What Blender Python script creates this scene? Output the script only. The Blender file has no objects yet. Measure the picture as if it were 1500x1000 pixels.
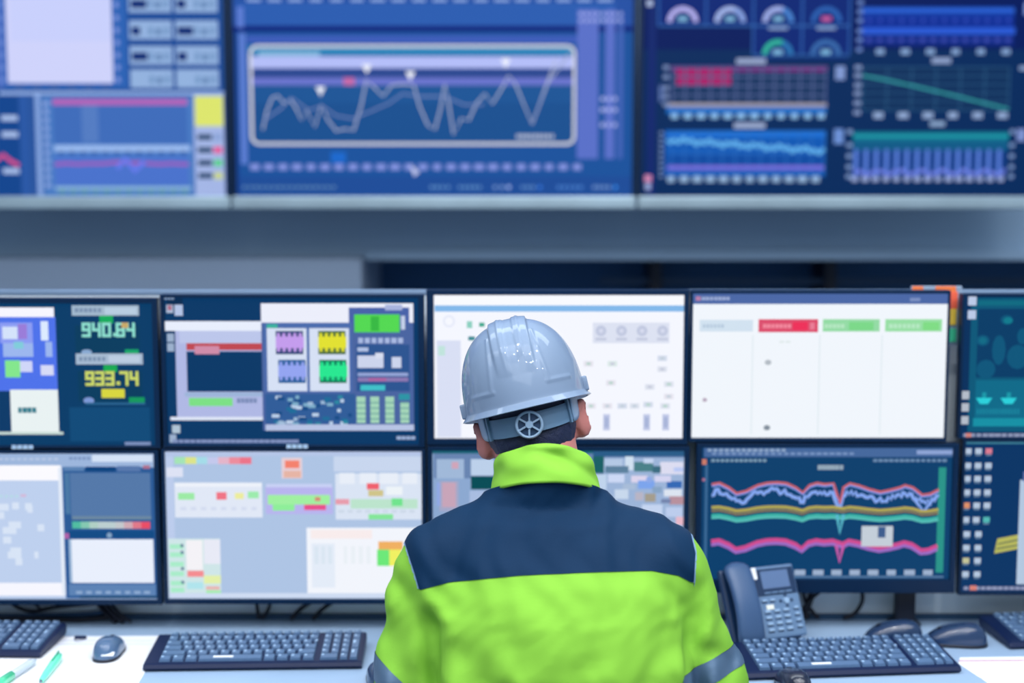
import bpy, bmesh, math, random
import numpy as np
from mathutils import Vector, Matrix

random.seed(7)
rng = np.random.default_rng(7)
sc = bpy.context.scene
COL = sc.collection
PI = math.pi

# ------------------------------------------------------------------ camera
F = 2000.0
CAMZ = 1.64
PITCH = math.atan(200.0 / F)
CP, SP = math.cos(PITCH), math.sin(PITCH)


def P(px, py, Y):
    """world point on the vertical plane y = Y seen at photo pixel (px, py)"""
    ry = F * CP + (500 - py) * SP
    rz = -F * SP + (500 - py) * CP
    t = Y / ry
    return Vector(((px - 750) * t, Y, CAMZ + rz * t))


def G(px, py, z):
    """world point on the horizontal plane z seen at photo pixel (px, py)"""
    ry = F * CP + (500 - py) * SP
    rz = -F * SP + (500 - py) * CP
    t = (z - CAMZ) / rz
    return Vector(((px - 750) * t, ry * t, z))


# ------------------------------------------------------------------ materials
def lin(c):
    c = c / 255.0
    return c / 12.92 if c <= 0.04045 else ((c + 0.055) / 1.055) ** 2.4


def rgb(h):
    if isinstance(h, tuple):
        return tuple(lin(v) for v in h) + (1.0,)
    h = h.lstrip('#')
    return tuple(lin(int(h[i:i + 2], 16)) for i in (0, 2, 4)) + (1.0,)


MATS = {}


def mat(name, col, rough=0.5, metal=0.0, spec=0.5, var=0.06, vscale=12.0, bump=0.0, bscale=200.0, coat=0.0, sheen=0.0, alpha_trans=0.0):
    if name in MATS:
        return MATS[name]
    m = bpy.data.materials.new(name)
    m.use_nodes = True
    nt = m.node_tree
    b = nt.nodes['Principled BSDF']
    c = rgb(col)
    tc = nt.nodes.new('ShaderNodeTexCoord')
    nz = nt.nodes.new('ShaderNodeTexNoise')
    nz.inputs['Scale'].default_value = vscale
    nz.inputs['Detail'].default_value = 4
    nt.links.new(tc.outputs['Object'], nz.inputs['Vector'])
    mx = nt.nodes.new('ShaderNodeMix')
    mx.data_type = 'RGBA'
    mx.inputs[6].default_value = tuple(max(0, v * (1 - var)) for v in c[:3]) + (1,)
    mx.inputs[7].default_value = tuple(min(1, v * (1 + var)) for v in c[:3]) + (1,)
    nt.links.new(nz.outputs['Fac'], mx.inputs[0])
    nt.links.new(mx.outputs[2], b.inputs['Base Color'])
    b.inputs['Roughness'].default_value = rough
    b.inputs['Metallic'].default_value = metal
    b.inputs['Specular IOR Level'].default_value = spec
    b.inputs['Coat Weight'].default_value = coat
    b.inputs['Coat Roughness'].default_value = 0.025
    b.inputs['Sheen Weight'].default_value = sheen
    if alpha_trans:
        b.inputs['Transmission Weight'].default_value = alpha_trans
    if bump:
        n2 = nt.nodes.new('ShaderNodeTexNoise')
        n2.inputs['Scale'].default_value = bscale
        n2.inputs['Detail'].default_value = 3
        nt.links.new(tc.outputs['Object'], n2.inputs['Vector'])
        bp = nt.nodes.new('ShaderNodeBump')
        bp.inputs['Strength'].default_value = bump
        bp.inputs['Distance'].default_value = 0.002
        nt.links.new(n2.outputs['Fac'], bp.inputs['Height'])
        nt.links.new(bp.outputs['Normal'], b.inputs['Normal'])
    MATS[name] = m
    return m


def em(h, strength=1.0):
    key = 'glow_%s' % (h if isinstance(h, str) else '%02x%02x%02x' % h)
    if key in MATS:
        return MATS[key]
    m = bpy.data.materials.new(key)
    m.use_nodes = True
    b = m.node_tree.nodes['Principled BSDF']
    b.inputs['Base Color'].default_value = (0.002, 0.003, 0.006, 1)
    b.inputs['Roughness'].default_value = 0.4
    b.inputs['Specular IOR Level'].default_value = 0.04
    b.inputs['Emission Color'].default_value = rgb(h)
    b.inputs['Emission Strength'].default_value = strength
    MATS[key] = m
    return m


# ------------------------------------------------------------------ object helpers
def link(name, me, parent=None, loc=None):
    o = bpy.data.objects.new(name, me)
    COL.objects.link(o)
    if parent is not None:
        o.parent = parent
    if loc is not None:
        o.location = loc
    return o


def tag(o, label=None, cat=None, group=None, kind=None):
    if label: o['label'] = label
    if cat: o['category'] = cat
    if group: o['group'] = group
    if kind: o['kind'] = kind
    return o


def empty(name, loc, rz=0.0, label=None, cat=None, group=None):
    o = bpy.data.objects.new(name, None)
    o.empty_display_size = 0.05
    COL.objects.link(o)
    o.location = loc
    o.rotation_euler = (0, 0, rz)
    return tag(o, label, cat, group)


class MB:
    """collects shapes, links them as one mesh"""

    def __init__(self):
        self.bm = bmesh.new()
        self.mats = []

    def mi(self, m):
        if m is None:
            return 0
        if m not in self.mats:
            self.mats.append(m)
        return self.mats.index(m)

    def box(self, x0, x1, y0, y1, z0, z1, m=None, bev=0.0, seg=2, M=None):
        vs = [self.bm.verts.new(v) for v in [(x0, y0, z0), (x1, y0, z0), (x1, y1, z0), (x0, y1, z0), (x0, y0, z1), (x1, y0, z1), (x1, y1, z1), (x0, y1, z1)]]
        fs = [self.bm.faces.new([vs[i] for i in q]) for q in [(0, 3, 2, 1), (4, 5, 6, 7), (0, 1, 5, 4), (1, 2, 6, 5), (2, 3, 7, 6), (3, 0, 4, 7)]]
        k = self.mi(m)
        for f in fs: f.material_index = k
        if bev:
            es = set(e for f in fs for e in f.edges)
            r = bmesh.ops.bevel(self.bm, geom=list(es), offset=bev, segments=seg, affect='EDGES', profile=0.6)
            for f in r['faces']: f.material_index = k
            allv = set(v for f in r['faces'] for v in f.verts) | set(v for f in fs if f.is_valid for v in f.verts)
        else:
            allv = set(vs)
        if M is not None:
            for v in allv: v.co = M @ v.co
        return allv

    def poly(self, pts, m=None):
        f = self.bm.faces.new([self.bm.verts.new(p) for p in pts])
        f.material_index = self.mi(m)
        return f

    def prism(self, pts, d, m=None):
        """closed outline pts (3d) extruded by vector d"""
        d = Vector(d)
        a = [self.bm.verts.new(p) for p in pts]
        b = [self.bm.verts.new(Vector(p) + d) for p in pts]
        k = self.mi(m); n = len(a)
        fs = [self.bm.faces.new(a[::-1]), self.bm.faces.new(b)]
        for i in range(n):
            fs.append(self.bm.faces.new([a[i], a[(i + 1) % n], b[(i + 1) % n], b[i]]))
        for f in fs: f.material_index = k
        return fs

    def tube(self, pts, r, m=None, n=10, caps=True, smooth=True):
        pts = [Vector(p) for p in pts]
        rr = r if isinstance(r, (list, tuple)) else [r] * len(pts)
        rings = []
        up = Vector((0, 0, 1))
        prev = None
        for i, p in enumerate(pts):
            t = (pts[min(i + 1, len(pts) - 1)] - pts[max(i - 1, 0)]).normalized()
            if prev is None:
                a = t.cross(up)
                if a.length < 1e-3: a = t.cross(Vector((1, 0, 0)))
            else:
                a = prev - t * prev.dot(t)
            a.normalize(); prev = a
            b = t.cross(a)
            rings.append([self.bm.verts.new(p + (a * math.cos(2 * PI * k / n) + b * math.sin(2 * PI * k / n)) * rr[i]) for k in range(n)])
        k_ = self.mi(m)
        for i in range(len(rings) - 1):
            for k in range(n):
                f = self.bm.faces.new([rings[i][k], rings[i][(k + 1) % n], rings[i + 1][(k + 1) % n], rings[i + 1][k]])
                f.material_index = k_; f.smooth = smooth
        if caps:
            for rg in (rings[0], rings[-1]):
                f = self.bm.faces.new(rg); f.material_index = k_

    def cyl(self, c, r, h, m=None, n=24, axis='Z', r2=None):
        c = Vector(c); d = {'X': Vector((1, 0, 0)), 'Y': Vector((0, 1, 0)), 'Z': Vector((0, 0, 1))}[axis]
        self.tube([c, c + d * h], [r, r if r2 is None else r2], m, n)

    def grid(self, fn, nu, nv, m=None, closeu=False, smooth=True):
        vs = [[self.bm.verts.new(fn(i / (nu if closeu else nu - 1), j / (nv - 1))) for j in range(nv)] for i in range(nu)]
        k = self.mi(m)
        for i in range(nu if closeu else nu - 1):
            for j in range(nv - 1):
                try:
                    f = self.bm.faces.new([vs[i][j], vs[(i + 1) % nu][j], vs[(i + 1) % nu][j + 1], vs[i][j + 1]])
                    f.material_index = k; f.smooth = smooth
                except ValueError:
                    pass
        return vs

    def build(self, name, m=None, parent=None, loc=None, smooth=None, recalc=True, M=None):
        if recalc:
            bmesh.ops.recalc_face_normals(self.bm, faces=self.bm.faces[:])
        if M is not None:
            bmesh.ops.transform(self.bm, matrix=M, verts=self.bm.verts[:])
        me = bpy.data.meshes.new(name)
        self.bm.to_mesh(me); self.bm.free()
        if m is not None and not self.mats: self.mats = [m]
        for q in self.mats: me.materials.append(q)
        if smooth is not None:
            for p in me.polygons: p.use_smooth = smooth
        o = link(name, me, parent, loc)
        return o


def copy_tree(o, parent=None):
    c = o.copy(); COL.objects.link(c)
    if parent is not None: c.parent = parent
    for ch in [x for x in COL.objects if x.parent == o]:
        copy_tree(ch, c)
    return c


def catmull(pts, n=8):
    pts = [Vector(p) for p in pts]
    q = [pts[0] * 2 - pts[1]] + pts + [pts[-1] * 2 - pts[-2]]
    out = []
    for i in range(1, len(q) - 2):
        for k in range(n):
            t = k / n
            out.append(0.5 * ((2 * q[i]) + (q[i + 1] - q[i - 1]) * t + (2 * q[i - 1] - 5 * q[i] + 4 * q[i + 1] - q[i + 2]) * t * t + (3 * q[i] - q[i - 1] - 3 * q[i + 1] + q[i + 2]) * t ** 3))
    out.append(pts[-1])
    return out


# ------------------------------------------------------------------ common materials
M_DESK = mat('pale_blue_grey_laminate', (154, 180, 210), 0.45, var=0.03, vscale=6)
M_WALLB = mat('wall_ledge_grey', (140, 158, 182), 0.7, var=0.05, vscale=3)
M_DESKEDGE = mat('desk_edge_grey', (90, 120, 160), 0.5)
M_BACK = mat('console_panel_grey', (232, 242, 252), 0.5, var=0.05, vscale=5)
M_WALL = mat('painted_wall_blue_grey', (168, 196, 222), 0.7, var=0.06, vscale=3, bump=0.1, bscale=60)
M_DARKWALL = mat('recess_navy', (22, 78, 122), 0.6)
M_FLOOR = mat('floor_vinyl_grey', (110, 125, 145), 0.4, var=0.1, vscale=2)
M_CASE = mat('monitor_casing_navy_black', (3, 34, 66), 0.4, spec=0.2)
M_CASE2 = mat('monitor_casing_teal_grey', (60, 100, 125), 0.4)
M_SILVER = mat('silver_rail_painted_glints', (168, 188, 198), 0.3, metal=0.45, var=0.35, vscale=3)  # strong tone variation paints highlights and streaks into the rail's colour
M_BLACK = mat('black_plastic', (8, 14, 34), 0.45)
M_CABLE = mat('black_cable_rubber', (8, 10, 30), 0.5)
M_KBASE = mat('keyboard_body_navy', (10, 28, 66), 0.4, spec=.25)
M_KEY = mat('keycap_slate', (82, 110, 146), 0.4, var=0.15, vscale=120)
M_LEG = mat('key_lettering_pale', (160, 190, 222), 0.5)
M_PAPER = mat('white_paper', (246, 247, 252), 0.7, var=0.02)
M_LABEL = mat('white_sticker', (245, 248, 252), 0.6, var=0.01)
M_METAL = mat('grey_metal', (120, 130, 150), 0.35, metal=0.8)

# ------------------------------------------------------------------ screens: layered lit shapes
class Screen:
    """rect in px (x0,y0,x1,y1); world rect on plane Y; shapes are given in the same px frame"""

    def __init__(self, x0, y0, x1, y1, Y, bg):
        self.px = (x0, y0, x1, y1)
        mx, my = (x0 + x1) / 2, (y0 + y1) / 2
        a, b = P(x0, my, Y), P(x1, my, Y)
        c, d = P(mx, y0, Y), P(mx, y1, Y)
        self.X0, self.X1, self.Z1, self.Z0, self.Y = a.x, b.x, c.z, d.z, Y
        self.items = []
        self.boxes = []
        self.add([(x0, y0), (x1, y0), (x1, y1), (x0, y1)], bg, lv=0)

    def w(self, x, y, lv):
        x0, y0, x1, y1 = self.px
        u = min(max((x - x0) / (x1 - x0), 0), 1)
        v = min(max((y - y0) / (y1 - y0), 0), 1)
        return (self.X0 + (self.X1 - self.X0) * u, self.Y - 0.0003 * lv, self.Z1 + (self.Z0 - self.Z1) * v)

    def level(self, bb):
        l = 0
        for (b, k) in self.boxes:
            if bb[0] < b[2] and bb[2] > b[0] and bb[1] < b[3] and bb[3] > b[1]: l = max(l, k)
        return l + 1

    def add(self, pts, col, lv=None):
        xs = [p[0] for p in pts]; ys = [p[1] for p in pts]
        bb = (min(xs), min(ys), max(xs), max(ys))
        if lv is None: lv = self.level(bb)
        self.boxes.append((bb, lv))
        self.items.append(([self.w(x, y, lv) for x, y in pts], col))
        return lv

    def r(self, x0, y0, x1, y1, col):
        self.add([(x0, y0), (x1, y0), (x1, y1), (x0, y1)], col)

    def line(self, pts, wd, col):
        xs = [p[0] for p in pts]; ys = [p[1] for p in pts]
        bb = (min(xs), min(ys) - wd, max(xs) + 0.1, max(ys) + wd)
        lv = self.level(bb); self.boxes.append((bb, lv))
        h = wd / 2
        L, R = [], []
        for i, (x, y) in enumerate(pts):
            xa, ya = pts[max(i - 1, 0)]; xb, yb = pts[min(i + 1, len(pts) - 1)]
            dx, dy = xb - xa, yb - ya
            n = math.hypot(dx, dy) or 1
            L.append((x - dy / n * h, y + dx / n * h)); R.append((x + dy / n * h, y - dx / n * h))
        for i in range(len(pts) - 1):
            self.items.append(([self.w(*L[i], lv), self.w(*L[i + 1], lv), self.w(*R[i + 1], lv), self.w(*R[i], lv)], col))

    def hatch(self, x0, x1, y, n, wd, h, col, jit=0.25):
        """row of small marks standing for a line of writing or tick numbers"""
        for i in range(n):
            xc = x0 + (x1 - x0) * (i + 0.5) / n
            w2 = wd / 2 * (1 + jit * (random.random() - 0.5))
            self.r(xc - w2, y - h / 2, xc + w2, y + h / 2, col)

    def grid(self, x0, y0, x1, y1, nx, ny, wd, col):
        for i in range(nx + 1):
            x = x0 + (x1 - x0) * i / nx; self.r(x - wd / 2, y0, x + wd / 2, y1, col)
        for j in range(ny + 1):
            y = y0 + (y1 - y0) * j / ny; self.r(x0, y - wd / 2, x1, y + wd / 2, col)

    def rrect(self, x0, y0, x1, y1, rad, wd, col):
        pts = []
        for cx, cy, a0 in ((x1 - rad, y0 + rad, -90), (x1 - rad, y1 - rad, 0), (x0 + rad, y1 - rad, 90), (x0 + rad, y0 + rad, 180)):
            for k in range(7):
                a = math.radians(a0 + 15 * k); pts.append((cx + rad * math.cos(a), cy + rad * math.sin(a)))
        pts.append(pts[0])
        self.line(pts, wd, col)

    def arc(self, cx, cy, rad, a0, a1, wd, col, n=12):
        self.line([(cx + rad * math.cos(math.radians(a0 + (a1 - a0) * k / n)), cy - rad * math.sin(math.radians(a0 + (a1 - a0) * k / n))) for k in range(n + 1)], wd, col)

    def disc(self, cx, cy, rx, ry, col, n=12):
        self.add([(cx + rx * math.cos(2 * PI * k / n), cy + ry * math.sin(2 * PI * k / n)) for k in range(n)], col)

    def seg(self, x, y, s, txt, col, wd):
        """seven-segment style digits, s = digit width"""
        S = {'0': 'abcdef', '1': 'bc', '2': 'abged', '3': 'abgcd', '4': 'fgbc', '5': 'afgcd', '6': 'afgedc', '7': 'abc', '8': 'abcdefg', '9': 'abcdfg'}
        h = s * 0.95
        for ch in txt:
            if ch == '.':
                self.r(x - 1, y + 2 * h - wd, x + wd, y + 2 * h + 1, col); x += s * 0.6; continue
            seg = {'a': (0, 0, s, 0), 'b': (s, 0, s, h), 'c': (s, h, s, 2 * h), 'd': (0, 2 * h, s, 2 * h), 'e': (0, h, 0, 2 * h), 'f': (0, 0, 0, h), 'g': (0, h, s, h)}
            for k in S[ch]:
                a = seg[k]
                self.r(x + a[0] - wd / 2, y + a[1] - wd / 2, x + a[2] + wd / 2, y + a[3] + wd / 2, col)
            x += s * 1.65

    def build(self, parent, org):
        mb = MB()
        org = Vector(org)
        for pts, col in self.items:
            mb.poly([Vector(p) - org for p in pts], em(col))
        # make all faces look at the viewer side (-Y)
        for f in mb.bm.faces:
            f.normal_update()
            if f.normal.y > 0: f.normal_flip()
        return mb.build('screen', None, parent, recalc=False)
# ------------------------------------------------------------------ room shell
def wz(py, Y): return P(750, py, Y).z
def wx(px, Y, py=500): return P(px, py, Y).x

ZD = 0.75                       # desk top height
YB = 2.885                      # face of the console's back panel
mb = MB(); mb.box(-4.2, 4.2, -1.5, 4.9, -0.05, 0.0)
tag(mb.build('floor', M_FLOOR), kind='structure')
YW, YL, YR = 4.35, 4.24, 4.85
zr = wz(379, YW)
xr = wx(530, YL, 400)
mb = MB()
mb.box(-4.2, 4.2, YW, YW + 0.6, zr, 3.2, M_WALL)
mb.box(-4.2, xr, YL, YR + 0.1, 0.0, wz(378, YL), M_WALLB, bev=0.006)
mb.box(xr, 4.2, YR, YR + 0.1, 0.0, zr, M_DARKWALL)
mb.box(xr, 4.2, YW - 0.02, YW, zr - 0.004, zr + 0.03, M_WALL, bev=0.004)
tag(mb.build('wall_back', None), kind='structure')
# dark service rail inside the recess
mb = MB()
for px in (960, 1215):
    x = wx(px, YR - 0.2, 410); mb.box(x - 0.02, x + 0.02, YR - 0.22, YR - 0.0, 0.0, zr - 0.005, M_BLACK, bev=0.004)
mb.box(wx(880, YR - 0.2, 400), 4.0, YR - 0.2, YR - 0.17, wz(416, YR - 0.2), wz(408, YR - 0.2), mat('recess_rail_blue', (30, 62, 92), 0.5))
tag(mb.build('trim_1', None), kind='structure')

# ------------------------------------------------------------------ video wall
def display(px0, px1, label, fill):
    Y = 4.0
    py0, py1 = -62, 287
    x0, x1 = wx(px0, Y, 150), wx(px1, Y, 150)
    z1, z0 = wz(py0, Y), wz(306, Y)
    zs = wz(py1, Y)
    root = empty('video_wall_display', ((x0 + x1) / 2, Y + 0.05, z0), 0, label, 'display', 'displays of the video wall')
    org = Vector(root.location)
    b = MB()
    b.box(x0 + .012, x1 - .012, Y + .02, Y + .09, z0 + .02, z1, M_BLACK, bev=0.004)
    # bezel strips round the picture
    b.box(x0, x0 + .012, Y - .004, Y + .03, zs - .004, z1, M_CASE, bev=.002)
    b.box(x1 - .012, x1, Y - .004, Y + .03, zs - .004, z1, M_CASE, bev=.002)
    b.box(x0, x1, Y - .004, Y + .03, z1 - .012, z1 + .002, M_CASE, bev=.002)
    b.build('casing', None, root, M=Matrix.Translation(-org))
    b = MB(); b.box(x0 + .001, x1 - .001, Y - .008, Y + .03, z0, zs, M_SILVER, bev=.006, seg=3)
    b.build('lower_rail', None, root, M=Matrix.Translation(-org))
    b = MB(); b.box((x0 + x1) / 2 - .25, (x0 + x1) / 2 + .25, Y + .088, YW + .002, z0 + .15, z1 - .1, M_METAL, bev=.004)
    b.build('wall_bracket', None, root, M=Matrix.Translation(-org))
    s = Screen(px0 + 6, py0 + 6, px1 - 6, py1, Y + .019, fill[0])
    s.Y = Y + .006
    fill[1](s)
    s.build(root, org)
    return root

def wave(x0, x1, y, amp, n, seed=0, f=(1.0, 2.3, 5.1)):
    r = random.Random(seed); ph = [r.random() * 6.28 for _ in f]
    out = []
    for i in range(n + 1):
        t = i / n
        out.append((x0 + (x1 - x0) * t, y + amp * sum(math.sin(6.28 * k * t + p) / (1 + j) for j, (k, p) in enumerate(zip(f, ph))) + amp * .35 * (r.random() - .5)))
    return out

def v1(s):
    s.r(-264, -56, 190, 128, '2c62b4')
    s.r(-200, -56, 10, 128, '4a6cc0')
    s.r(14, -56, 168, 121, 'cfd3fb')
    s.r(20, -56, 166, 60, 'c9d0fc'); 
    s.hatch(18, 170, 127, 6, 13, 7, '4262a6'); s.r(0, 133, 330, 138, '93b0e4')
    for y in (5, 24, 42, 60, 78, 96, 114):
        s.r(172, y - 2, 178, y + 6, '7c96de')
        s.r(3, y - 2, 9, y + 6, '6c8ad6')
    s.r(190, -56, 328, 132, '1c4c98')
    for j, y in enumerate((-30, 5, 44, 81, 115)):
        for i, x in enumerate((193, 260)):
            s.r(x, y - 14, x + 62, y + 13, '93b2de')
            if y < 110: s.r(x + 3, y - 5, x + (26 if (i + j) % 2 else 16) , y + 7, '0c2c72')
            for k in range(3): s.r(x + 28 + k * 11, y - 5 + (k % 2) * 2, x + 35 + k * 11, y + 7, '5a7fb0' if k % 2 else '7497c6')
    # lower left small chart
    s.r(-264, 140, 28, 287, '12458e')
    for y in (172, 196, 250): s.r(2, y - 4, 26, y + 4, 'a9c0ea')
    s.line([(-10, 236), (4, 226), (12, 234), (26, 242)], 6, 'd8508c')
    s.r(30, 140, 40, 287, '2a58a6'); s.r(52, 138, 60, 287, '84a4de')
    s.r(62, 140, 283, 287, '4a7cc4')
    s.r(78, 142, 275, 210, '3f6cba'); s.r(78, 144, 275, 153, 'b464b8')
    s.r(120, 153, 144, 208, '547cc2')
    s.r(78, 212, 278, 221, '9dbdf0'); s.hatch(80, 276, 223, 12, 8, 5, '2f5aa4')
    s.r(78, 228, 275, 271, '4a72cc'); s.line(wave(78, 275, 239, 1.2, 24, 3), 5, 'a05cba')
    s.line([(170, 246), (182, 232), (196, 250), (210, 236)], 7, '6a7cf0')
    s.r(78, 273, 278, 278, '8fb8dc'); s.hatch(80, 276, 281, 12, 9, 6, '4c8a9c')
    for y in range(148, 280, 12): s.r(64, y, 72, y + 6, '8ea6de')
    s.r(284, 138, 328, 287, 'a4b6e6')
    s.r(286, 140, 327, 184, 'dde66c')
    for y, c in ((200, '8ca4d8'), (219, 'e65a96'), (238, '5ad08c'), (257, 'c8d488')):
        s.r(289, y - 4, 310, y + 4, '123c62'); s.r(312, y - 5, 325, y + 5, c)

def v2(s):
    s.r(344, -56, 926, 40, '2450a4'); s.r(350, 4, 900, 36, '2a5cb0')
    s.hatch(360, 900, 0, 18, 20, 5, '8ca8e0')
    s.r(344, 38, 926, 46, '041f78')
    s.r(350, 46, 926, 287, '1a529c')
    s.r(364, 52, 845, 62, '3e5cba')
    s.r(350, 10, 360, 40, '5c7cd2'); s.r(352, 48, 362, 240, '5a7cd0')
    s.r(366, 66, 840, 80, '2e86ba'); s.r(380, 74, 470, 82, '7fb2d8')
    s.r(366, 82, 842, 99, 'b4bef8'); s.r(366, 99, 842, 113, '2c4890'); s.r(366, 113, 842, 124, '6a74cc')
    s.r(366, 124, 842, 208, '1c5596'); s.r(366, 150, 842, 208, '195090')
    s.r(504, 113, 520, 124, 'c86aa8')
    W = 'b4bcd6'
    def q(pts, c=W, w=2.3): s.line([(330 + x * 610 / 1500., y * 320 / 787.) for x, y in pts], w, c)
    q([(135, 465), (150, 400), (170, 350), (190, 342), (215, 370), (235, 355), (260, 395), (275, 430), (292, 395), (322, 455), (348, 375), (370, 430), (400, 470), (430, 462), (462, 468), (490, 380), (510, 285), (535, 310), (570, 345), (600, 305), (640, 300), (680, 305), (700, 380), (730, 450), (755, 465), (775, 390), (792, 300), (805, 370), (822, 482), (850, 425), (878, 430), (905, 370), (935, 335), (962, 372), (1000, 310), (1020, 270), (1045, 300), (1105, 445), (1150, 320), (1190, 215)])
    q([(140, 430), (200, 390), (240, 350), (300, 395), (350, 380), (400, 415), (460, 425), (520, 400), (590, 370), (640, 335), (700, 345), (790, 345), (860, 375), (930, 375)], '7f90c4', 2.0)
    q([(1105, 445), (1160, 300), (1240, 190)], '9aa6cc', 2.5)
    for x, y in ((345, 325), (512, 245), (668, 270), (1010, 225)):
        X, Yp = 330 + x * .4067, y * .4066
        s.add([(X - 7, Yp - 6), (X + 7, Yp - 6), (X, Yp + 8)], 'f0f3ff')
    s.rrect(369, 67, 841, 210, 11, 4.2, 'd6d8e2')
    s.hatch(756, 812, 199, 9, 5, 6, 'b4bed6')
    s.r(484, 222, 506, 238, '1a68cc')
    s.hatch(362, 856, 244, 24, 13, 9, '8494de')
    s.add([(600, 240), (614, 252), (606, 258)], 'c6ccf4')
    s.r(350, 258, 926, 286, '1d4c98')
    s.hatch(352, 492, 274, 16, 6, 4, '5c86b4')
    for x0, x1, c in ((628, 660, '5c8cc4'), (670, 706, '5c8cc4'), (720, 740, '7ca0d8'), (742, 748, 'a8c4ff'), (762, 785, '5a88c4'), (786, 796, '3a7ce8'), (815, 855, '4a80cc'), (868, 896, '6a8ec8'), (896, 908, '3c96ff')):
        s.hatch(x0, x1, 274, max(1, int((x1 - x0) / 7)), 5, 5, c)
    s.r(845, 14, 876, 232, '5a70c8'); s.r(886, 14, 900, 232, '5a70c8'); s.r(905, 20, 912, 232, '4464b8')
    for y in (20, 30): s.hatch(846, 912, y, 8, 6, 5, '97a4e4')
    for y in (144, 160, 182): s.hatch(878, 905, y, 3, 6, 6, 'a2aeea')

def v3(s):
    s.r(942, -56, 1530, 287, '031a5c')
    s.r(942, 72, 1530, 287, '042a5c')
    s.r(948, -20, 960, 287, '10266c')
    s.r(946, 1, 954, 9, 'b8c8e8'); s.r(945, 256, 955, 266, 'd88cb4'); s.r(946, 268, 954, 278, '9aaad8')
    for (cx, cy, c1, c2) in ((998, 26, 'b8b4f2', 'b8b4f2'), (1067, 26, 'a8bcf0', '8ca8e8'), (1137, 26, 'a4b4ee', '4a86d4'), (1207, 26, '2c62b4', '2c62b4'), (1137, 74, '34b89c', '2c78b8'), (1207, 74, '3a6cae', '3a6cae')):
        s.r(cx - 34, cy - 40, cx + 34, cy + 12, '0a2674')
        s.arc(cx, cy + 6, 19, 180, 70, 7, c1); s.arc(cx, cy + 6, 19, 70, 0, 7, c2)
        s.r(cx - 7, cy - 2, cx + 7, cy + 5, 'c45c9c' if cx == 1207 and cy < 40 else '7cb4d8')
    for cx in (1137, 1207): s.r(cx - 14, 37, cx + 14, 43, '8ca4cc')
    for x in (963, 1032, 1101, 1172, 1241): s.r(x - 1.5, -56, x + 1.5, 38 if x < 1100 else 80, '2a5aa8')
    s.r(963, 36, 1241, 39, '3060a8'); s.r(1101, 79, 1241, 82, '2a5c98')
    # top right line chart
    s.r(1258, 10, 1480, 24, '123ca4'); s.r(1258, 24, 1480, 44, '0a2c94'); s.r(1258, 12, 1480, 18, '2a62d4')
    s.r(1258, 40, 1482, 50, '2a5ad4'); s.r(1258, 50, 1480, 66, '0c2884')
    s.hatch(1262, 1480, 58, 14, 7, 6, '3c4cae'); s.hatch(1262, 1480, 30, 14, 5, 6, '2c48b4')
    s.hatch(1268, 1488, 75, 6, 13, 8, '84a4d0')
    for y in (4, 17, 30, 45, 58, 72): s.r(1252, y - 3, 1260, y + 3, '6a88c8')
    s.r(1494, 4, 1506, 22, '7c98dc')
    # upper left chart, red area
    s.r(1077, 85, 1120, 93, '98a8cc')
    s.r(982, 96, 1210, 168, '16345e'); s.r(982, 96, 1210, 104, '7a2c80'); s.r(990, 100, 1070, 124, 'a81a66')
    s.grid(984, 98, 1208, 152, 12, 4, 2.6, '4c5c8c')
    s.r(976, 150, 1210, 156, 'a09aa8'); s.r(976, 156, 1210, 166, '1c6cc4')
    s.hatch(978, 1212, 169, 12, 11, 8, '8cbce8')
    for y in (98, 112, 128, 140, 152): s.r(971, y - 3, 979, y + 3, '7c90bc')
    s.r(965, 124, 970, 148, '5c74b0')
    s.r(1222, 96, 1236, 116, '8098d0')
    # upper right line
    s.r(1362, 84, 1390, 92, '90a4cc')
    s.r(1260, 96, 1478, 162, '0a2c58'); s.grid(1262, 98, 1476, 160, 6, 5, 1.8, '28567e')
    s.line([(1262, 110), (1290, 115), (1340, 126), (1400, 140), (1440, 150), (1476, 159)], 3.2, '36a0a4')
    for y in (98, 110, 124, 136, 150, 164): s.r(1250, y - 3, 1260, y + 3, '8498c4')
    s.hatch(1268, 1486, 168, 6, 14, 9, '90a8d0')
    s.r(1490, 96, 1502, 102, '8ca4cc')
    # lower left blue chart
    s.r(1075, 179, 1121, 187, '9cacd0')
    s.r(974, 190, 1210, 258, '0d58b4'); s.r(976, 192, 1210, 200, '1c70d4'); s.r(976, 226, 1210, 244, '0c4aa0')
    s.grid(984, 192, 1208, 256, 12, 2, 1.6, '2a6cc0')
    s.line([(978 + i * 3.9, 204 + i * .28 + 3.2 * math.sin(i * 1.9) + 2 * math.sin(i * .7)) for i in range(60)], 6, '64b4ee')
    s.r(978, 242, 1208, 248, '7a70dc')
    s.hatch(974, 1206, 262, 12, 12, 9, '94b4d8')
    for y in range(192, 262, 8): s.r(966, y, 972, y + 4, '7088b8')
    s.r(1222, 188, 1236, 210, '6c90d4')
    # lower right bars
    s.r(1362, 177, 1384, 184, '8ca8cc')
    s.r(1250, 192, 1478, 206, '0f6e8c'); s.r(1250, 206, 1478, 220, '0e5a86'); s.r(1250, 196, 1478, 201, '1c98a4')
    s.r(1250, 220, 1476, 256, '123c84')
    for i in range(15): s.r(1252 + i * 15, 218, 1257.5 + i * 15, 260, '5a80dc')
    s.line(wave(1252, 1474, 252, 3, 40, 5, (7, 15, 21)), 6, '6a7cdc')
    s.hatch(1246, 1476, 262, 15, 9, 7, '9cacd8')
    for y in (192, 212, 228, 244, 258): s.r(1241, y - 3, 1249, y + 3, '7c98c8'); s.r(1480, y - 3, 1487, y + 3, '7c98c8')
    s.r(1490, 188, 1503, 206, '7c90cc')

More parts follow.
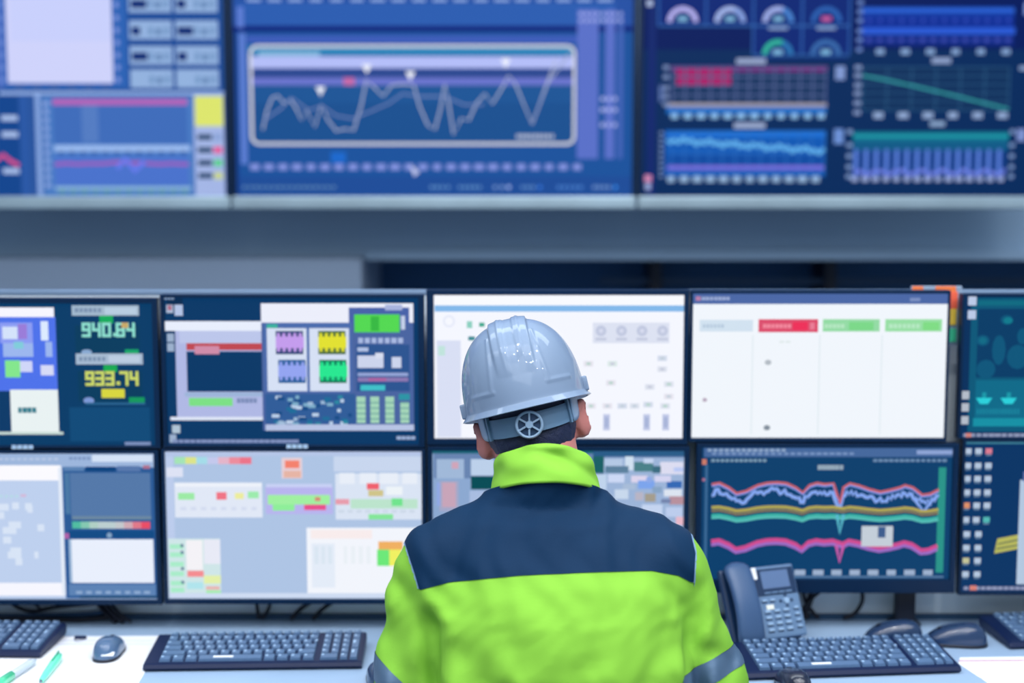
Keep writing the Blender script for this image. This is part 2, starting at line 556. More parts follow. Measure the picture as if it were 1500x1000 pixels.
display(-268, 335, 'leftmost wall display, with a pale lilac block and a yellow square on screen', ('2a559e', v1))
display(337, 933, 'middle wall display, showing a white rounded frame round a zigzag line graph', ('1a4494', v2))
display(935, 1534, 'rightmost wall display, dark navy with half-ring gauges and a red grid chart', ('041c5c', v3))

# ------------------------------------------------------------------ desk with back panel
mb = MB()
mb.box(-2.3, 2.3, 2.335, YB + .03, ZD - .03, ZD, M_DESK, bev=.004)
desk = empty('desk', (0, 2.6, 0), 0, 'long pale blue-grey worktop running under all the monitors and keyboards', 'desk')
dorg = Vector(desk.location)
TD = Matrix.Translation(-dorg)
mb.build('worktop', None, desk, M=TD)
for x in (-2.2, -0.85, 0.85, 2.2):
    mb = MB(); mb.box(x - .03, x + .03, 2.42, 2.88, 0, ZD - .03, M_DESKEDGE, bev=.004); mb.build('leg', None, desk, M=TD)
pt = wz(425, YB)
mb = MB(); mb.box(-2.3, 2.3, YB, YB + .03, ZD, pt - .012, M_BACK)
mb.box(-2.3, 2.3, YB - .001, YB + .032, pt - .012, pt, mat('panel_top_toned_down', (112, 136, 166), .5), bev=.003)  # strip added on top, coloured darker to tone down the lit edge
mb.box(-2.3, 2.3, YB - .012, YB, ZD, ZD + .010, mat('panel_foot_teal', (40, 78, 112), .5))
tag(mb.build('monitor_wall_panel', None), 'grey upright panel the monitors hang on, standing along the back of the worktop', 'panel')

# ------------------------------------------------------------------ monitors
YM = 2.79
def monitor(o, sr, label, bg, fn, case=M_CASE, logo=None, stand=False, chin=None):
    x0p, y0p, x1p, y1p = o
    mx, my = (x0p + x1p) / 2, (y0p + y1p) / 2
    x0, x1 = wx(x0p, YM, my), wx(x1p, YM, my)
    z1, z0 = wz(y0p, YM), wz(y1p, YM)
    sx0, sx1 = wx(sr[0], YM, my), wx(sr[2], YM, my)
    sz1, sz0 = wz(sr[1], YM), wz(sr[3], YM)
    root = empty('computer_monitor', ((x0 + x1) / 2, YM + .02, z0), 0, label, 'monitor', 'monitors mounted in two rows behind the desk')
    org = Vector(root.location); T = Matrix.Translation(-org)
    b = MB()
    fr = YM - .004
    b.box(x0 + .004, x1 - .004, YM + .006, YM + .036, z0 + .004, z1 - .004, case, bev=.006)
    for (a, c, d, e) in ((x0, sx0, z0, z1), (sx1, x1, z0, z1), (sx0 - .001, sx1 + .001, sz1, z1), (sx0 - .001, sx1 + .001, z0, sz0)):
        b.box(a, c, fr, YM + .02, d, e, case, bev=.0015)
    b.build('casing', None, root, M=T)
    if logo:
        b = MB(); lx, lz = wx(logo[0], YM, my), wz(logo[1], YM)
        for k in range(4): b.box(lx - .022 + k * .0115, lx - .0125 + k * .0115, fr - .0008, fr, lz - .004, lz + .004, mat('pale_maker_mark', (170, 195, 220), .4))
        b.build('maker_mark', None, root, M=T)
    b = MB(); cx, cz = (x0 + x1) / 2, (z0 + z1) / 2
    b.box(cx - .06, cx + .06, YM + .036, YM + .048, cz - .06, cz + .06, M_BLACK, bev=.003)
    b.box(cx - .03, cx + .03, YM + .046, YB + .001, cz - .03, cz + .03, M_METAL, bev=.003)
    b.build('mounting_bracket', None, root, M=T)
    if stand:
        b = MB(); sx = wx(1325, YM + .05, 890)
        b.box(sx - .02, sx + .02, YM + .037, YM + .065, ZD + .006, z0 + .1, M_BLACK, bev=.003)
        b.box(sx - .03, sx + .03, YM + .028, YM + .074, ZD + .0005, ZD + .008, M_BLACK, bev=.002)
        b.build('stand', None, root, M=T)
    s = Screen(sr[0], sr[1], sr[2], sr[3], YM + .003, bg)
    fn(s)
    s.build(root, org)
    return root

def icons(s, xs, ys, w, cols):
    for j, y in enumerate(ys):
        for i, x in enumerate(xs):
            c = cols.get((i, j), 'b4c6dc')
            if c: s.r(x - w, y - w, x + w, y + w * .7, c); s.r(x - w * .9, y + w * .9, x + w * .8, y + w * 1.25, '6f8fae')

def m1(s):
    s.r(-140, 450, 82, 464, 'f6f5ff'); s.r(-140, 464, 84, 572, '4e72ea')
    s.r(2, 472, 50, 502, '8c9cf2'); s.r(6, 478, 28, 496, 'd4e2fa'); s.r(29, 474, 42, 496, '9a7cd8'); s.r(62, 470, 73, 498, 'dceaff')
    s.r(6, 502, 50, 522, '9cb6ee'); s.r(22, 500, 36, 510, '80ccda'); s.r(68, 500, 78, 522, '9cb6ee')
    s.r(8, 527, 30, 552, '84e68c'); s.r(30, 528, 48, 544, 'd0d6f8'); s.r(60, 534, 79, 549, 'd6daf6')
    s.r(-140, 470, -60, 550, 'c8d4f6')
    s.r(-140, 572, 14, 634, '0a3a68'); s.r(14, 570, 84, 632, 'e9f2f2'); s.r(-140, 632, 90, 636, 'c8dad4')
    s.hatch(24, 52, 600, 4, 6, 8, '2f7c8c')
    s.r(112, 476, 206, 516, '063c5e'); s.r(114, 543, 208, 588, '063c5e')
    s.r(108, 447, 206, 462, 'a2b8cc'); s.r(156, 450, 203, 460, 'b8cde0')
    s.hatch(112, 152, 454, 6, 5, 6, '7c92b0')
    s.r(148, 462, 168, 473, '18aa5c')
    s.seg(124, 474, 9, '940.84', '8cdccc', 4.2); s.r(180, 472, 190, 480, 'c8a868')
    s.disc(128, 515, 8, 4, '88a8d0'); s.r(184, 511, 204, 518, '18a468')
    s.r(112, 517, 210, 533, 'a6bad0'); s.r(160, 520, 206, 530, 'bccce0'); s.hatch(116, 156, 525, 6, 5, 6, '7c92b0')
    s.r(152, 534, 172, 544, '18aa50')
    s.seg(127, 545, 9, '933.74', 'ccd868', 4.2)
    s.r(148, 569, 182, 582, 'd8d63c'); s.disc(129, 586, 8, 5, '7c98d4'); s.r(188, 581, 211, 589, '14985c'); s.r(124, 589, 212, 592, '2a6490')
    s.r(100, 596, 218, 646, '0e4a78'); s.r(180, 647, 218, 652, '7c90bc')

def m2(s):
    s.r(247, 437, 270, 452, '0a2c50')
    s.hatch(238, 258, 436, 4, 4, 5, '88a0c0')
    s.r(246, 446, 256, 458, 'aabbd4'); s.r(258, 446, 270, 462, 'b4c4e4'); s.r(248, 447, 254, 454, 'b06c84')
    s.r(242, 470, 384, 484, 'e8eefc')
    for y in (494, 508, 642): s.r(246, y - 6, 256, y + 6, '9cb0cc')
    s.r(258, 484, 386, 612, 'b0b8e4'); s.r(264, 484, 384, 502, 'bcc6ea')
    s.r(274, 514, 384, 573, '063866'); s.r(274, 502, 384, 512, 'c04850'); s.r(286, 506, 322, 518, 'd08ca8')
    s.r(276, 582, 340, 594, '7ce084'); s.r(270, 574, 386, 580, '9cb4d8'); s.hatch(346, 376, 586, 5, 5, 7, '7c8cb8')
    s.r(248, 610, 386, 615, 'dfe6f6'); s.r(250, 622, 262, 634, 'b0c4d4')
    s.hatch(250, 436, 646, 22, 8, 5, '7f90bc'); s.hatch(580, 608, 641, 4, 6, 5, '9cb0d4')
    s.r(384, 444, 606, 630, '4a64a0')
    s.r(384, 444, 606, 472, 'eceefa'); s.r(512, 450, 600, 474, '4862a8'); s.r(565, 446, 590, 454, 'a8b4dc')
    s.r(388, 472, 516, 574, '4c6cac'); s.r(392, 480, 450, 572, 'd6e0f4'); s.r(454, 480, 512, 572, 'd6e0f4')
    for (x, y, c, d) in ((405, 484, 'c49cec', '344878'), (467, 484, 'e2e02c', '4a6c3c'), (408, 526, '94a4f0', '1f5c98'), (468, 526, '28e690', '0a7c58')):
        s.r(x, y, x + 40, y + 34, d); s.r(x, y + 8, x + 41, y + 25, c)
        for k in range(5): s.r(x + 2 + k * 8, y + 3, x + 6 + k * 8, y + 30, c)
    s.r(392, 474, 408, 480, '3cb09c')
    s.r(520, 460, 586, 486, '54d850'); s.r(544, 463, 556, 484, '38b840'); s.r(588, 462, 594, 482, 'c4d0e8')
    s.hatch(524, 592, 498, 7, 7, 8, 'a8b8e0'); s.r(522, 504, 600, 572, '2c5490')
    s.r(524, 520, 562, 538, 'ccd4ec'); s.r(550, 516, 562, 524, 'd8def0'); s.r(574, 522, 588, 538, 'ccd4ec'); s.r(524, 508, 540, 514, 'b0c0e4')
    s.r(524, 545, 598, 550, '94a4d4'); s.r(524, 552, 598, 558, '8c78b0'); s.r(540, 553, 566, 557, 'b0609c'); s.r(528, 563, 564, 571, '40c0c8')
    s.r(388, 576, 520, 620, '305c98'); 
    r = random.Random(4)
    for k in range(46):
        x, y = 392 + r.random() * 122, 578 + r.random() * 40
        s.r(x, y, x + 5 + r.random() * 7, y + 5, r.choice(['a0bcd8', '7cacc8', 'bcd0e8', '1c6c98', '144a84', '2c88a0']))
    for x in (522, 542, 564, 586):
        s.r(x, 580 if x < 580 else 588, x + 13, 619, 'a4d4b8')
        for k in range(4): s.r(x, 588 + k * 8, x + 13, 590 + k * 8, '74aca0')
    s.r(584, 576, 600, 585, '2c94a4')
    s.r(388, 621, 606, 630, 'b8c4e4')

def m3(s):
    s.r(638, 434, 1001, 448, 'f8faff'); s.r(644, 424, 650, 432, 'f0f4ff')
    s.r(637, 447, 1001, 456, '82b8ea')
    s.r(640, 498, 675, 640, 'd9dff4'); s.r(642, 506, 652, 520, 'c0e4dc')
    s.r(684, 470, 692, 480, '8cd0c0'); s.r(702, 472, 710, 478, '38a88c'); s.r(686, 492, 696, 498, '3c8c94')
    s.disc(658, 470, 9, 9, 'e6eaf8'); s.disc(658, 470, 6, 6, 'f6f8ff')
    s.r(868, 472, 980, 502, 'dde2f2')
    for x in (880, 910, 940, 970): s.disc(x, 484, 8, 8, 'c2c9e0'); s.disc(x, 484, 3, 3, 'd8dcf0'); s.r(x - 8, 494, x + 8, 498, 'c4cadf')
    r = random.Random(9)
    for (x, y) in ((862, 532), (897, 532), (970, 524), (970, 540), (895, 560), (952, 566), (980, 562), (980, 580), (866, 594), (890, 594), (912, 594), (930, 594), (950, 592), (975, 594), (846, 560), (850, 600)):
        s.r(x - 7, y - 4, x + 7, y + 4, r.choice(['dde2ee', 'd4dcec', 'dceae8', 'e6e4ee'])); s.r(x - 3, y - 2, x + 3, y + 2, r.choice(['c4d0dc', 'c8ccdc', 'b8d4cc']))
    for x in (889, 948, 976): s.r(x - 5, 606, x + 5, 630, 'c2cae8'); s.r(x - 3, 610, x + 3, 626, 'a8b4d8')

def m4(s):
    s.r(1014, 430, 1386, 445, '4c68a6'); s.hatch(1026, 1068, 437, 7, 5, 5, '98a8d0'); s.r(1018, 434, 1025, 440, 'b880a8'); s.r(1330, 436, 1345, 441, '7c90c0')
    s.r(1024, 468, 1102, 485, 'd2e2f0'); s.hatch(1028, 1060, 477, 6, 4, 5, 'b4c8dc')
    s.r(1110, 467, 1197, 486, 'dd4e6c'); s.hatch(1116, 1158, 477, 7, 5, 6, 'f0889c'); s.r(1160, 471, 1182, 483, 'ee3058'); s.r(1185, 472, 1192, 482, 'e87c94')
    s.r(1204, 467, 1287, 485, '94dba4'); s.hatch(1206, 1236, 477, 5, 5, 6, 'b4e6c0'); s.r(1242, 471, 1278, 483, '7cd888')
    s.r(1295, 467, 1378, 485, '98dfa4'); s.hatch(1300, 1346, 477, 7, 5, 6, 'b8e8c4'); s.r(1350, 471, 1374, 483, '80dc84')
    for x in (1102, 1200, 1291): s.r(x - 1, 490, x + 1, 636, 'e2ecf2')
    s.disc(1125, 530, 5, 4, 'b4bcc4'); s.disc(1033, 585, 3.5, 3, 'b8a8bc'); s.disc(1125, 626, 5, 4, '84909c')
    s.hatch(1140, 1158, 500, 2, 7, 3, 'e0eaea')

def m5(s):
    s.r(1420, 436, 1786, 632, '0a5878')
    s.r(1430, 452, 1786, 552, '053c66'); s.r(1430, 440, 1786, 447, '0c6a80')
    r = random.Random(12)
    for (x, y, a, b) in ((1472, 468, 9, 7), (1438, 498, 10, 8), (1462, 512, 10, 22), (1444, 540, 14, 14), (1490, 522, 16, 18), (1496, 492, 8, 12), (1520, 500, 20, 24), (1570, 480, 30, 20)):
        s.disc(x, y, a, b, '0b567a')
    s.disc(1474, 469, 7, 5, '0e7a8c'); s.disc(1438, 498, 6, 5, '0e6a84')
    s.r(1430, 556, 1786, 612, '0c6a88'); s.r(1428, 612, 1786, 624, '1490a4')
    for x in (1443, 1479, 1520, 1560): s.add([(x - 12, 582), (x + 12, 582), (x + 6, 591), (x - 6, 591)], '2cd0da'); s.r(x - 3, 574, x + 3, 582, '1a98a8')
    s.hatch(1432, 1496, 602, 14, 2.5, 8, '1888a0')
    for x, y in ((1421, 440), (1421, 460)): s.r(x - 6, y - 6, x + 6, y + 7, 'bccae6')
    for y in (578, 596, 615): s.r(1409, y - 6, 1421, y + 6, 'b4bcc8')
    s.hatch(1414, 1600, 637, 20, 8, 5, '8c96b4'); s.r(1418, 634, 1426, 640, 'd08078')

def l1(s):
    s.r(-136, 664, 228, 682, '9db6dc'); s.r(138, 666, 226, 676, 'd4e2f6'); s.hatch(0, 90, 672, 10, 6, 3, 'b8c8e4'); s.hatch(104, 136, 671, 5, 5, 4, '7c94c0')
    s.r(-136, 682, 92, 876, 'bed0ee'); s.r(-136, 681, 92, 703, 'fbfaff'); s.r(-136, 853, 92, 872, 'f6f6ff'); s.r(88, 684, 93, 870, 'e4ecf8')
    r = random.Random(3)
    for (x, y, w) in ((5, 742, 9), (24, 740, 5), (43, 741, 5), (45, 745, 4), (22, 768, 9), (14, 776, 10), (60, 772, 5), (10, 790, 6), (22, 806, 8), (20, 812, 10), (26, 822, 5), (52, 812, 3), (2, 754, 5), (-40, 760, 20), (-60, 800, 20)):
        s.r(x - w, y - 5, x + w, y + 5, 'd8e4f6')
    s.hatch(0, 30, 726, 4, 4, 3, 'b4dce4'); s.r(32, 723, 40, 727, 'd4b8d8')
    s.r(94, 684, 228, 876, '2a5a96'); s.r(96, 683, 126, 689, '5c84b4'); s.r(128, 683, 172, 690, '08427c'); s.r(174, 682, 208, 690, '5878ac'); s.r(212, 681, 222, 686, 'b0708c')
    s.r(105, 692, 222, 755, '5478a8'); s.r(97, 692, 104, 752, '4a78a4')
    s.r(106, 755, 222, 760, '6c88a0')
    cs = ['50bca0', '84c8b0', 'b0d0c4', 'bccfd0', 'bccfd0', 'c4c8cc', 'd0aab4', 'e07888', 'ea4c64']
    for i, c in enumerate(cs): s.r(106 + i * 12.7, 763, 106 + (i + 1) * 12.7 + .2, 773, c)
    s.r(100, 776, 226, 787, '0e4a84'); s.disc(160, 783, 4, 4, '84a4c4'); s.r(94, 780, 101, 788, 'b060a8')
    s.r(101, 789, 224, 853, 'e9effc'); s.r(100, 789, 104, 853, '9cb8d8')
    s.r(98, 855, 226, 872, '5c82b4'); s.hatch(106, 220, 867, 8, 9, 4, '90acd0'); s.r(114, 872, 228, 876, '0a4470')

def l2(s):
    s.r(244, 666, 618, 876, 'aec4e4')
    s.r(244, 661, 618, 667, 'b6c6e8')
    s.r(245, 668, 256, 860, 'bcccec'); s.r(246, 684, 270, 698, 'dde2f4')
    for i, c in enumerate(['a4e4b4', 'dce488', 'a4dce8', 'c4c8ec', 'e4b4c8', 'ec8c9c', 'ec7488']): s.r(258 + i * 16, 669, 274.5 + i * 16, 679, c)
    s.r(414, 670, 444, 700, 'e6cfd6'); s.r(419, 674, 440, 685, 'f4816c'); s.r(417, 689, 442, 699, 'e6b4a4')
    s.r(490, 668, 618, 690, 'c8d6ee'); s.r(492, 693, 618, 760, 'dae4f4'); s.hatch(494, 616, 700, 4, 24, 16, 'e8eef8')
    s.r(538, 707, 556, 716, 'f0606c'); s.r(540, 717, 562, 726, 'd0c488'); s.r(566, 712, 590, 724, 'eef4f8')
    s.r(492, 730, 512, 738, 'e89cac'); s.r(514, 730, 612, 744, 'bce4cc'); s.r(574, 729, 590, 740, '70e48c'); s.r(540, 752, 576, 760, '84e698'); s.hatch(494, 610, 748, 9, 8, 4, 'ccd8e8')
    s.r(257, 706, 385, 757, 'e1e8f6'); s.r(258, 707, 384, 712, 'eef2fa')
    s.r(262, 721, 286, 731, '9ceaa4'); s.r(318, 720, 333, 731, 'f07484'); s.r(345, 721, 358, 730, 'ecec9c'); s.r(364, 719, 380, 729, '9cebac')
    s.hatch(262, 380, 744, 8, 8, 5, 'd4dcf0')
    s.r(390, 712, 488, 752, 'b8b4ee'); s.r(391, 708, 487, 713, 'c8d0f4'); s.r(393, 724, 484, 738, 'a0f0a0'); s.r(400, 738, 432, 747, '8eee98'); s.r(462, 727, 470, 733, 'd88c78'); s.r(446, 738, 478, 746, 'e8508c')
    s.r(449, 772, 618, 872, 'f2f5fc'); s.r(455, 775, 545, 788, 'f8ecec'); s.r(456, 795, 490, 860, 'e4ecf8'); s.hatch(458, 488, 812, 3, 6, 26, 'dae6f2'); s.hatch(500, 545, 812, 4, 6, 26, 'eaf0f6')
    s.r(554, 792, 590, 804, 'f0b060'); s.r(552, 804, 570, 828, '6ce878'); s.r(570, 804, 588, 828, 'f0f060')
    s.r(246, 788, 322, 868, 'cfe6e8'); s.r(272, 790, 296, 834, 'f4f2f6'); s.r(298, 789, 322, 825, 'e8eaf6')
    for y in (796, 808, 822, 836, 850, 860): s.r(248, y, 268, y + 7, 'a8ecc8')
    for y in (798, 808, 832, 852): s.disc(266, y, 2.5, 2.5, '5c7c94')
    s.r(273, 835, 297, 844, 'f48c90'); s.r(297, 842, 322, 854, 'e4f0a8'); s.r(272, 852, 296, 862, 'b0e4ec'); s.r(300, 858, 320, 863, 'e8b4b0'); s.r(300, 864, 322, 872, 'a4eca8')
    s.r(246, 868, 618, 875, 'cfdcf2')

def l3(s):
    s.r(636, 660, 1001, 700, '6884b0'); s.r(634, 660, 1001, 664, '1c6478')
    s.r(640, 672, 680, 700, 'a0b8d8'); s.r(662, 676, 672, 686, 'd0a4b8'); s.r(644, 704, 672, 748, 'a4a8c8'); s.r(648, 706, 668, 742, 'c8a4b8'); s.r(640, 706, 645, 740, '90a8e4')
    s.r(690, 672, 724, 696, 'bcd0ea'); s.r(690, 697, 730, 716, '044c54'); s.r(688, 718, 730, 736, 'a8bce0')
    s.r(868, 662, 884, 692, '1a6064'); s.r(868, 660, 1001, 668, '2a5c88')
    s.r(884, 670, 1001, 876, '9cb4d8')
    r = random.Random(21)
    for i in range(13):
        for j in range(8):
            x, y = 736 + i * 20, 676 + j * 25
            if x < 862 or y > 762: s.r(x, y, x + 12 + r.random() * 6, y + 10 + r.random() * 9, r.choice(['c0d2ec', 'b0c4e4', 'd0daf0', '6c8cb0', 'a8b8d4', 'c8b4c8']))
    for (x, y, w, h, c) in ((885, 672, 26, 14, 'b4c8e4'), (915, 668, 12, 20, 'd0e0f0'), (886, 682, 34, 10, '5c809c'), (928, 676, 28, 14, '4a8088'), (942, 671, 14, 7, 'c4d4f0'), (966, 676, 34, 18, 'dcdcf0'), (955, 682, 12, 10, '3c6c80'), (870, 694, 18, 22, 'c0d4ec'), (890, 694, 24, 12, 'ccd8f4'), (924, 696, 24, 10, 'dcd4ec'), (934, 703, 24, 12, '7ca4ec'), (946, 698, 8, 8, '8ca8e8'), (976, 704, 22, 10, '3468b4'), (958, 696, 24, 9, 'd4d4f0'), (900, 716, 20, 14, 'c8d8ec'), (944, 722, 16, 12, 'a49c8c'), (930, 720, 12, 12, 'b8b4c4'), (972, 716, 26, 10, 'dce4f0'), (980, 726, 22, 12, 'b8909c'), (968, 730, 14, 6, '7484ac'), (940, 738, 30, 16, 'c4d4f0'), (975, 742, 24, 14, 'bcccec'), (990, 756, 12, 12, 'e8b8c8'), (912, 708, 18, 8, 'a8bcd8'), (955, 712, 14, 9, '88a4c4'), (986, 684, 14, 6, 'b8c8f4'), (960, 756, 18, 10, '98b0d8')):
        s.r(x, y, x + w, y + h, c)

def l4(s):
    s.r(1028, 654, 1393, 848, '0a3f6c')
    s.r(1030, 656, 1393, 669, '46689c'); s.hatch(1034, 1150, 659, 14, 6, 4, '90a8c8'); s.hatch(1040, 1250, 664, 22, 7, 3.5, '7894c0'); s.r(1026, 672, 1034, 680, 'cc7c68'); s.hatch(1040, 1122, 674, 12, 5, 4, '7c9cb4'); s.r(1028, 700, 1032, 704, 'b0708c')
    s.r(1340, 659, 1392, 665, '8ea4d4'); s.hatch(1276, 1385, 674, 14, 6, 4, '6c8cb0')
    s.hatch(1196, 1234, 684, 6, 6, 7, '94a8b8')
    s.r(1032, 680, 1036, 845, '3a6894')
    s.r(1373, 684, 1384, 838, '2a9488')
    def q(pts, w, c): s.line([(1000 + x * .28, 640 + y * .28) for x, y in pts], w, c)
    X = [150, 190, 240, 280, 330, 390, 440, 490, 540, 590, 625, 660, 700, 740, 785, 805, 820, 838, 870, 920, 970, 1030, 1080, 1130, 1160, 1200, 1250, 1290, 1335]
    red = [245, 238, 262, 292, 280, 250, 238, 235, 240, 262, 288, 250, 238, 245, 240, 300, 345, 260, 240, 252, 270, 285, 275, 262, 250, 262, 300, 295, 272]
    r = random.Random(2)
    blue = []
    for i in range(110):
        x = 150 + i * 1185 / 109.
        yy = float(np.interp(x, X, red))
        blue.append((x, yy + 26 + 34 * r.random()))
    q(blue, 5, '86a8f0'); q([(x, y + 8) for x, y in zip(X, red)], 4, '7c98e8')
    q(list(zip(X, red)), 3.4, 'cc6468')
    q([(1190, 300), (1230, 350), (1260, 385), (1300, 330), (1335, 300)], 4, '86a8f0')
    yel = [(x, 372 + (y - 262) * .38) for x, y in zip(X, red) if not 790 < x < 838]
    q(yel, 4.5, 'b4a850'); q([(x, y + 18) for x, y in yel], 2.2, '98884c')
    q([(x, y + 42) for x, y in yel], 5, '3cb0a4'); q([(x, y + 54) for x, y in yel], 3, '5cc4bc')
    q([(805, 400), (822, 500), (840, 400)], 5, '58b8cc')
    mg = [(x, 556 + (y - 262) * .85) for x, y in zip(X, red) if not 790 < x < 838]
    q(mg, 5.5, 'd04c90'); q([(x, y + 18) for x, y in mg], 4.5, '9c6cc4'); q([(805, 560), (824, 650), (842, 560)], 5, 'c85cac')
    s.r(1262, 769, 1308, 799, 'c4ced8'); s.r(1286, 770, 1297, 786, '3c5c8c')
    s.hatch(1160, 1375, 838, 8, 15, 8, '9cb0cc'); s.r(1150, 843, 1385, 846, '5478a0')

def l5(s):
    s.r(1412, 646, 1786, 650, '3c7c94')
    s.r(1412, 650, 1786, 862, '063464')
    icons(s, (1415, 1430, 1445), (661, 682, 701, 721, 740, 761), 4.8, {(2, 0): 'd87c90', (0, 4): 'dc9068', (2, 5): '54b8b4'})
    icons(s, (1417, 1434), (782, 802, 821, 841), 4.8, {(0, 2): 'c4c498'})
    s.add([(1462, 788), (1498, 781), (1498, 802), (1458, 810)], 'b8b85c'); s.line([(1463, 796), (1500, 788)], 2, '5c6c54'); s.line([(1461, 803), (1500, 796)], 2, '5c6c54')
    s.r(1492, 702, 1786, 855, 'b4c8e0'); s.r(1496, 690, 1786, 704, '5c70a8')
    s.hatch(1414, 1600, 861, 22, 7, 5, '9098b8'); s.r(1424, 857, 1434, 864, 'd88074')

monitor((-150, 436, 233, 656), (-142, 444, 225, 652), 'upper row monitor at the far left, with two lit readouts 940.84 and 933.74', '063c68', m1, logo=(30, 654))
monitor((237, 431, 622, 655), (243, 436, 613, 651), 'upper row monitor with purple, yellow, blue and green graph tiles', '063866', m2, logo=(434, 653))
monitor((625, 424, 1008, 651), (636, 432, 1001, 642), 'upper row monitor with a white page and blue bar, behind the hard hat', 'f5f7ff', m3, M_CASE)
monitor((1010, 425, 1389, 647), (1014, 430, 1386, 641), 'upper row monitor with a white table under one red and two green headings', 'f1f6fc', m4, M_CASE)
monitor((1406, 430, 1790, 642), (1410, 434, 1784, 641), 'upper row monitor at the far right, with a teal world map', '06305c', m5)
monitor((-148, 659, 235, 885), (-140, 664, 228, 878), 'lower row monitor at the far left, with a slate box above a rainbow slider', '9db6dc', l1)
monitor((239, 657, 624, 884), (244, 661, 618, 877), 'lower row monitor with pale blue page of small red and green tiles', 'aec4e4', l2)
monitor((627, 653, 1009, 878), (634, 660, 1001, 872), 'lower row monitor half hidden by the shoulders, with a crowded thumbnail page', '8ca8d0', l3)
monitor((1019, 649, 1401, 868), (1027, 655, 1393, 848), 'lower row monitor with wavy red, blue, yellow and magenta trend lines', '083c68', l4, stand=True)
monitor((1407, 643, 1790, 871), (1411, 647, 1784, 866), 'lower row monitor at the far right, dark desktop with columns of icons', '063464', l5)

# ------------------------------------------------------------------ status board behind the fourth monitor
YS = YM + .040
x0, x1 = wx(1335, YS, 450), wx(1409, YS, 450); z0, z1 = wz(506, YS), wz(419, YS)
t = empty('status_board', ((x0 + x1) / 2, YS + .01, z0), 0, 'grey board with an orange rim and yellow and green spots, peeping out behind a monitor', 'board')
T = Matrix.Translation(-Vector(t.location))
b = MB(); b.box(x0, x1, YS, YS + .012, z0, z1, mat('board_grey', (140, 160, 185), .5), bev=.002); b.build('board', None, t, M=T)
mo = mat('orange_rim', (238, 120, 60), .5)
mr = mat('red_orange_rim', (240, 100, 70), .5)
b = MB(); b.box(x0, wx(1352, YS, 420), YS - .004, YS, wz(430, YS), z1, mo, bev=.001); b.build('orange_rim', None, t, M=T)
b = MB(); b.box(wx(1370, YS, 420), wx(1400, YS, 420), YS - .004, YS, wz(428, YS), z1, mo, bev=.001)
b.box(wx(1388, YS, 440), wx(1402, YS, 440), YS - .0045, YS, wz(452, YS), wz(427, YS), mr, bev=.001); b.build('orange_rim', None, t, M=T)
for nm, cy, c in (('yellow_spot', 464, (244, 206, 70)), ('green_spot', 491, (60, 200, 150))):
    b = MB(); p = P(1395, cy, YS - .004); h = .017 if nm[0] == 'y' else .014
    b.box(p.x - .009, p.x + .009, YS - .004, YS, p.z - h, p.z + h, mat(nm, c, .5), bev=.0015); b.build(nm, None, t, M=T)
# ------------------------------------------------------------------ cables
def cable(name, pts, r, label, group='cables behind the desk', m=M_CABLE):
    b = MB(); b.tube(catmull(pts), r, m, n=8)
    o = b.build(name, None)
    c = Vector(pts[0])
    for v in o.data.vertices: v.co -= c
    o.location = c
    return tag(o, label, 'cable', group)

YC = 2.865
def cp(px, py, Y=YC): return P(px, py, Y)
cable('cable', [cp(10, 878), cp(28, 890), cp(50, 895), cp(80, 889), cp(140, 884, 2.84)], .0042, 'thin black cable looping under the far left monitor')
cable('cable', [cp(45, 876), cp(60, 892), cp(75, 890), cp(100, 880)], .003, 'short black cable crossing the looped one at far left')
cable('cable', [cp(-60, 908, 2.86), cp(40, 906, 2.855), cp(110, 908, 2.855), cp(160, 904, 2.86), cp(172, 908, 2.85)], .0055, 'thick black cable lying along the back of the desk at the left')
cable('cable', [cp(-40, 902, 2.872), cp(80, 900, 2.872), cp(150, 896, 2.87), cp(158, 880, 2.87)], .004, 'grey-blue cable running above the thick black one', m=mat('blue_grey_cable', (50, 85, 125), .5))
for i, (dx, l) in enumerate(((0, 'leftmost'), (9, 'middle'), (18, 'rightmost'))):
    cable('cable', [cp(133 + dx, 868, 2.87 - i * .009), cp(146 + dx, 886, 2.865 - i * .009), cp(160 + dx * 1.1, 902, 2.852 - i * .009), cp(170 + dx * 1.2, 910, 2.842 - i * .009)], .0056 if i < 2 else .0035, l + ' cable of the dark bundle dropping onto the left desk')
cable('cable', [cp(373, 874), cp(376, 884), cp(379, 906, 2.86)], .004, 'straight black cable hanging left under the second lower monitor')
cable('cable', [cp(396, 874), cp(394, 890), cp(384, 906, 2.862)], .004, 'black cable with a thick plug end, slanting to meet the straight one')
cable('cable', [cp(458, 880), cp(440, 892), cp(426, 907, 2.86)], .0045, 'left one of two slanted black cables beside the jacket')
cable('cable', [cp(490, 880), cp(472, 892), cp(458, 907, 2.86)], .0045, 'right one of two slanted black cables beside the jacket')
cable('cable', [cp(1262, 862), cp(1263, 880), cp(1252, 898), cp(1236, 905, 2.86)], .0045, 'curved black cable hanging beside the dark monitor stand')
cable('cable', [cp(1176, 862), cp(1180, 880), cp(1192, 898), cp(1200, 904, 2.86)], .004, 'thin black cable tangled just right of the telephone')
cable('cable', [cp(1192, 862), cp(1186, 880), cp(1180, 895), cp(1182, 905, 2.862)], .0075, 'thick black cable dropping just right of the telephone')
cable('cable', [cp(1205, 864, 2.85), cp(1190, 876, 2.85), cp(1176, 890, 2.85), cp(1168, 900, 2.85)], .003, 'thinnest black cable crossing the thick one by the telephone')

